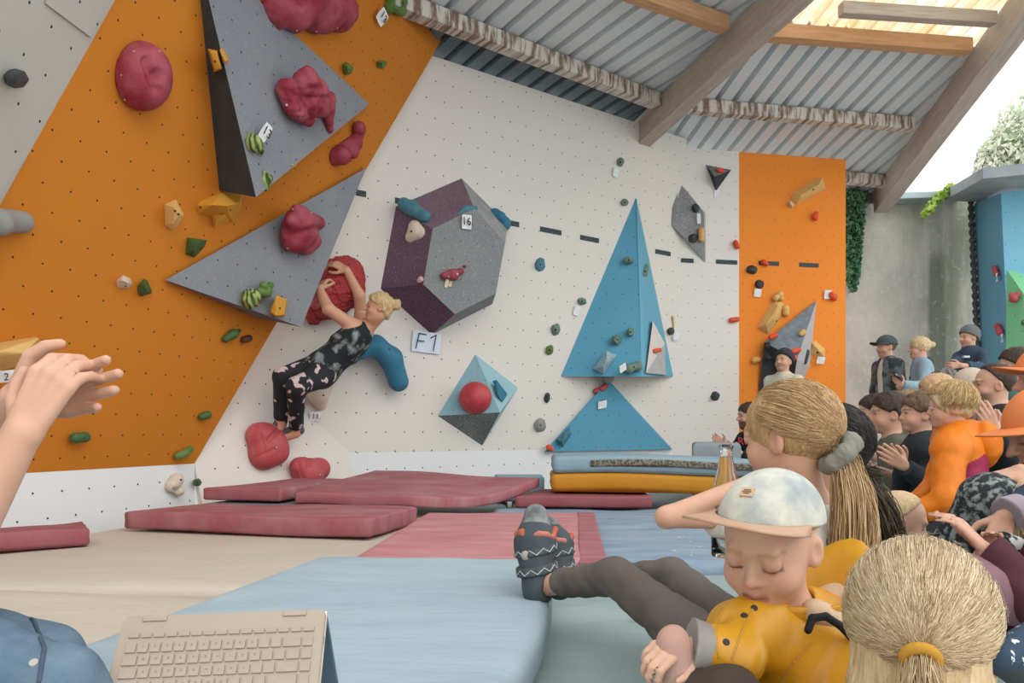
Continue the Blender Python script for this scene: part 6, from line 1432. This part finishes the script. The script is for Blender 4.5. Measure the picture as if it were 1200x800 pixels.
    S = SDF(); b = f.bs; f.shoulders(S, .030); f.arms(S, .026, 1.0); S.cone(f.N-f.ax*.01, f.N+f.ax*.035, .064, .060, .015, cut=True); S.cone(f.N, f.N+f.ax*.2, .050, .05, .004, True); S.ell(f.N-f.Fp*.085-f.ax*.055, (.085, .055, .085), .02, f.rot); me = S.mesh('jacket_yoke', .0055); displace(me, .0035, 40, 4); f.part('jacket_yoke', me, orn)['label'] = 'orange hooded upper part'
    f.pants(fab('dark_trousers', '#3a3d40'), 1, .014); f.hair(blh, t=.017, line=(.30, -.035), fold=.004)
    rs = np.random.RandomState(2); n = 800; d0 = np.array([0, -.25, 1.0]); az_ = rs.uniform(0, math.tau, n); el = np.where(np.cos(az_) > .5, rs.uniform(.25, .45, n), rs.uniform(-.45, -.15, n)); D1 = np.stack([np.sin(az_)*np.cos(el), np.cos(az_)*np.cos(el), np.sin(el)], 1); P = []
    for i in range(9): q = i/8; P.append(f.sl(d0*(1-q)*.8+D1*(q+.06)+rs.normal(size=(n, 3))*.03, 1.02+rs.uniform(-.01, .04, n), .017))
    f.strands(np.stack(P, 1), .0011, '#8f6e3c', '#e3c68e', seed=3)
    # small child low down
    f = Fig('small fair child looking down between the dark ponytail and the orange jacket', at(1056, 612, 2.3), yaw=-72, pitch=14, hs=.74, bs=.5, kid=True, seat=0, h=.006, skin='pale'); f.body(brow='#c09a70', open_eye=False); f.top(fab('teal_print', '#4f6a66', '#c9cfca', .6), 1, .012); f.pants(fab('grey_trousers', '#4e5356')); f.hair(hairmat('pale_child', '#c9a878', '#e0c8a0'), t=.004, fold=.001, line=(1.3, .045))
    # men at the right
    f = Fig('balding man with stubble in a black top clapping near the blue tower', at(1163, 452, 4.4), yaw=106, hs=1.03, bs=.98, seat=0, h=.0062); w = at(1166, 506, 4.0); f.setarm('L', w, hand=dict(d=V3(-.5, 0, 1), n=V3(.3, 1, 0), curl=.2)); w = at(1160, 505, 4.1); f.setarm('R', w, hand=dict(d=V3(-.5, 0, 1), n=V3(.3, -1, 0), curl=.2)); f.body(brow='#3a2c24', beard='#8f7260'); f.top(fab('black_sweat', '#2a2e30'), 1, .018, collar=.03); f.pants(fab('grey_trousers', '#4e5356'))
    f.hair(dkh, t=.006, line=(1.15, .040), fold=.001)
    f = Fig('dark bearded man with glasses behind the balding man', at(1190, 432, 4.95), yaw=104, hs=1.05, bs=1, seat=GZ, h=.0065); f.body(brow='#2b221d', beard='#2f2620'); f.top(fab('teal_tee', '#5f8f8a'), .5, .014); f.pants(fab('grey_trousers', '#4e5356')); f.hair(dkh, t=.014, line=(.75, .005))
    S = SDF()
    for q in (-1, 1):
        for j in range(12): p = lambda t: f.hl(q*.033+.021*math.cos(t), .100, .004+.016*math.sin(t)); S.cone(p(j*math.tau/12), p((j+1)*math.tau/12), .0025, .0025, .001)
        S.cone(f.hl(q*.054, .098, .008), f.hl(q*.078, 0, .008), .0025, .0025, .001)
    f.part('glasses', S.mesh('glasses', .0035), plain('dark_frame', C('#1c1c1e'), .4, 0, 5))
    f = Fig('adult in a light orange cap at the right edge, mostly out of view', at(1228, 446, 2.9), yaw=112, hs=1, bs=1, seat=0, h=.008); f.body(); f.top(fab('grey_tee', '#6b7075'), .5, .014); f.pants(fab('grey_trousers', '#4e5356')); oc = plain('orange_cap', C('#e38850'), .85, .25, 12, alt=C('#cf7440')); f.cap(oc, oc, bl=.078, tilt=.12, low=.035)
    # woman with orange cap, leopard leggings
    f = Fig('long haired blond person in an orange cap and leopard leggings with knees drawn up', at(1230, 509, 2.0), yaw=108, pitch=16, hs=.95, bs=.9, byaw=75, seat=.0, h=.006, pelvis=at(1215, 690, 1.95))
    f.leg = {'L': (at(1160, 588, 1.86), at(1100, 672, 1.92), V3(-1, .2, 0)), 'R': (at(1178, 588, 2.05), at(1128, 672, 2.1), V3(-1, .2, 0))}; f.hp = {'L': at(1214, 680, 1.84), 'R': at(1222, 675, 2.05)}
    f.ar = .78; w = at(1196, 552, 1.86); f.setarm('R', w, elbow=at(1225, 600, 1.9), hand=dict(d=at(1178, 558, 1.86)-w, n=V3(0, .3, -1), curl=.5, L=.14)); w = at(1178, 606, 1.74); f.setarm('L', w, elbow=at(1215, 590, 1.76), hand=dict(d=at(1168, 635, 1.72)-w, n=V3(.3, .8, 0), curl=.4, L=.14)); f.body(brow='#a07c50', feet=False, open_eye=False)
    leo = two_tone('leopard_leggings', C('#2f3638'), C('#8f9593'), 55, .48, .60, .85); f.top(fab('dark_denim', '#38495a', '#26323e', .5), .97, .016, 'jacket', -.04, .004, collar=.03); f.pants(leo, 1.0, .020, 'leggings', .002)
    S = SDF(); e, w = f.arm['L']; d = (w-e).normalized(); S.cone(w-d*.035, w-d*.004, .042, .045, .002, cut=True); f.part('cuff', S.mesh('cuff', .005), fab('lilac_cuff', '#a49aa2')); f.cap(oc, oc, bl=.07, tilt=.05, low=.03, t=.018); f.hair(blh, t=.012, line=(.45, -.06))
    sd_ = f.hl(-.07, .03, -.03); rs = np.random.RandomState(1); f.strands(tail([f.hl(-.075, .0, .02), f.hl(-.088, .03, -.10), at(1194, 590, 1.80), at(1198, 640, 1.72), at(1204, 670, 1.72)], [.02, .03, .035, .035, .03], 420, 12, 4, .008), .0009, '#a6854f', '#e3cda0', 'long_hair', 3)
    cl = SDF(); cl.ell(at(1178, 640, 1.70), (.045, .04, .030), .02); cl.ell(at(1168, 648, 1.70), (.03, .03, .025), .02); me = cl.mesh('cloth_bag', .005); displace(me, .004, 60, 2); o = link('cloth_bag', me, two_tone('bw_print', C('#26282a'), C('#d0d0cc'), 34, .47, .53)); place(o, at(1175, 642, 1.70)); tag(o, 'black and white patterned cloth bag beside the leopard leggings', 'bag')
    # burgundy jacket at the edge, mauve trousers
    f = Fig('person at the right edge in a burgundy jacket and mauve trousers, head out of view', at(1275, 560, 1.5), yaw=85, hs=.92, bs=.72, kid=True, seat=.0, h=.008, byaw=85); f.leg = {'L': (at(1112, 676, 1.44), at(1125, 730, 1.5), V3(-1, .2, 0)), 'R': (at(1120, 690, 1.6), at(1150, 740, 1.62), V3(-1, .2, 0))}; f.hp = {'L': at(1225, 700, 1.44), 'R': at(1235, 705, 1.6)}; f.body(feet=False); f.top(fab('burgundy', '#56323a', '#40242c', .5), 1, .022, 'jacket', -.04, .005); f.pants(plain('mauve_quilt', C('#8a6872'), .8, .4, 7, .5, 18, .02, alt=C('#6e525c')), 1.0, .012); f.shoes(fab('dark_shoe', '#2a2c2e')); f.hair(blh, t=.012)
    # heads further back
    f = Fig('person with dark curly greying hair far back below the navy fleece', at(1104, 452, 6.2), yaw=105, hs=1, bs=1, seat=GZ, h=.009); f.body(); f.top(fab('grey_tee', '#6b7075'), .5, .014); f.pants(fab('grey_trousers', '#4e5356')); f.hair(gyh, t=.022, fold=.010)
    f = Fig('person in a pale cream beanie behind the balding man', at(1134, 456, 5.6), yaw=105, hs=1, bs=1, seat=GZ, h=.009, skin='pale'); f.body(); f.top(fab('pink_top', '#b08c86'), .5, .014); f.pants(fab('grey_trousers', '#4e5356')); f.beanie(fab('cream_beanie', '#c9b8a6'), slope=.3)
    f = Fig('person with pale ginger hair just behind the blond boy', at(1096, 462, 4.9), yaw=105, hs=1, bs=.9, seat=GZ, h=.009); f.body(); f.top(fab('grey_tee', '#6b7075'), .5, .014); f.pants(fab('grey_trousers', '#4e5356')); f.hair(gih, t=.015, line=(.4, -.03))
def zigm(): return plain('shoe_zigzag', C('#c9cdca'), .7, .1, 20)
crowd()

# ------------------------------------------------------------------ small things on the mats
def lathe(name, prof, n=28):
    V, F = [], []
    for r, z in prof:
        for j in range(n): a = j*math.tau/n; V.append((r*math.cos(a), r*math.sin(a), z))
    for i in range(len(prof)-1):
        for j in range(n): F.append((i*n+j, i*n+(j+1) % n, (i+1)*n+(j+1) % n, (i+1)*n+j))
    F.append(tuple(range(n))[::-1]); F.append(tuple((len(prof)-1)*n+j for j in range(n))); return mesh_from(name, V, F, True, False)
m, nt, b = nodes_of('clear_glass'); b.inputs['Base Color'].default_value = (.93, .97, .96, 1); b.inputs['Roughness'].default_value = .03; b.inputs['Transmission Weight'].default_value = 1.0; b.inputs['IOR'].default_value = 1.45
base = at(851, 652, 1.74); bt = empty('glass_bottle', base); tag(bt, 'clear glass bottle held by the ponytail girl', 'bottle')
pr = [(.030, 0), (.033, .005), (.033, .13), (.031, .15), (.022, .19), (.0145, .225), (.0135, .243), (.0155, .245), (.0155, .252), (.0125, .254), (.0115, .24), (.019, .19), (.029, .15), (.0305, .13), (.0305, .008)]
g_ = link('glass', lathe('glass', pr), m, bt)
cap_ = empty('bottle_cap', gnd(744, 722, .012)); tag(cap_, 'small ribbed metal cap lying on the grey green mat', 'cap')
bm = bmesh.new(); bmesh.ops.create_cone(bm, cap_ends=True, segments=24, radius1=.011, radius2=.011, depth=.009, matrix=Matrix.Translation((0, 0, .0045)))
link_ = bm_obj('cap_shell', bm, boltm, cap_, True); bm = bmesh.new(); bmesh.ops.create_cone(bm, cap_ends=True, segments=24, radius1=.0115, radius2=.0115, depth=.002, matrix=Matrix.Translation((0, 0, .006))); bm_obj('band', bm, plain('cap_band', C('#7a6a58'), .6, .1, 9), cap_)
# chalk crumbs
P = []; rs = np.random.RandomState(9)
for x, y in [(800, 630), (812, 633), (806, 650), (820, 640), (838, 652), (775, 622), (790, 645)]:
    for i in range(3): p = gnd(x+rs.uniform(-5, 5), y+rs.uniform(-2, 2), .037); P.append(p)
S = SDF()
for p in P: S.ball(p, rs.uniform(.002, .004), .001)
o = link('chalk_crumbs', S.mesh('chalk_crumbs', .0015), plain('chalk', C('#d8d8d4'), .9, 0, 5)); o['kind'] = 'stuff'; place(o, P[0]); tag(o, 'white chalk crumbs scattered on the denim blue mat', 'chalk')
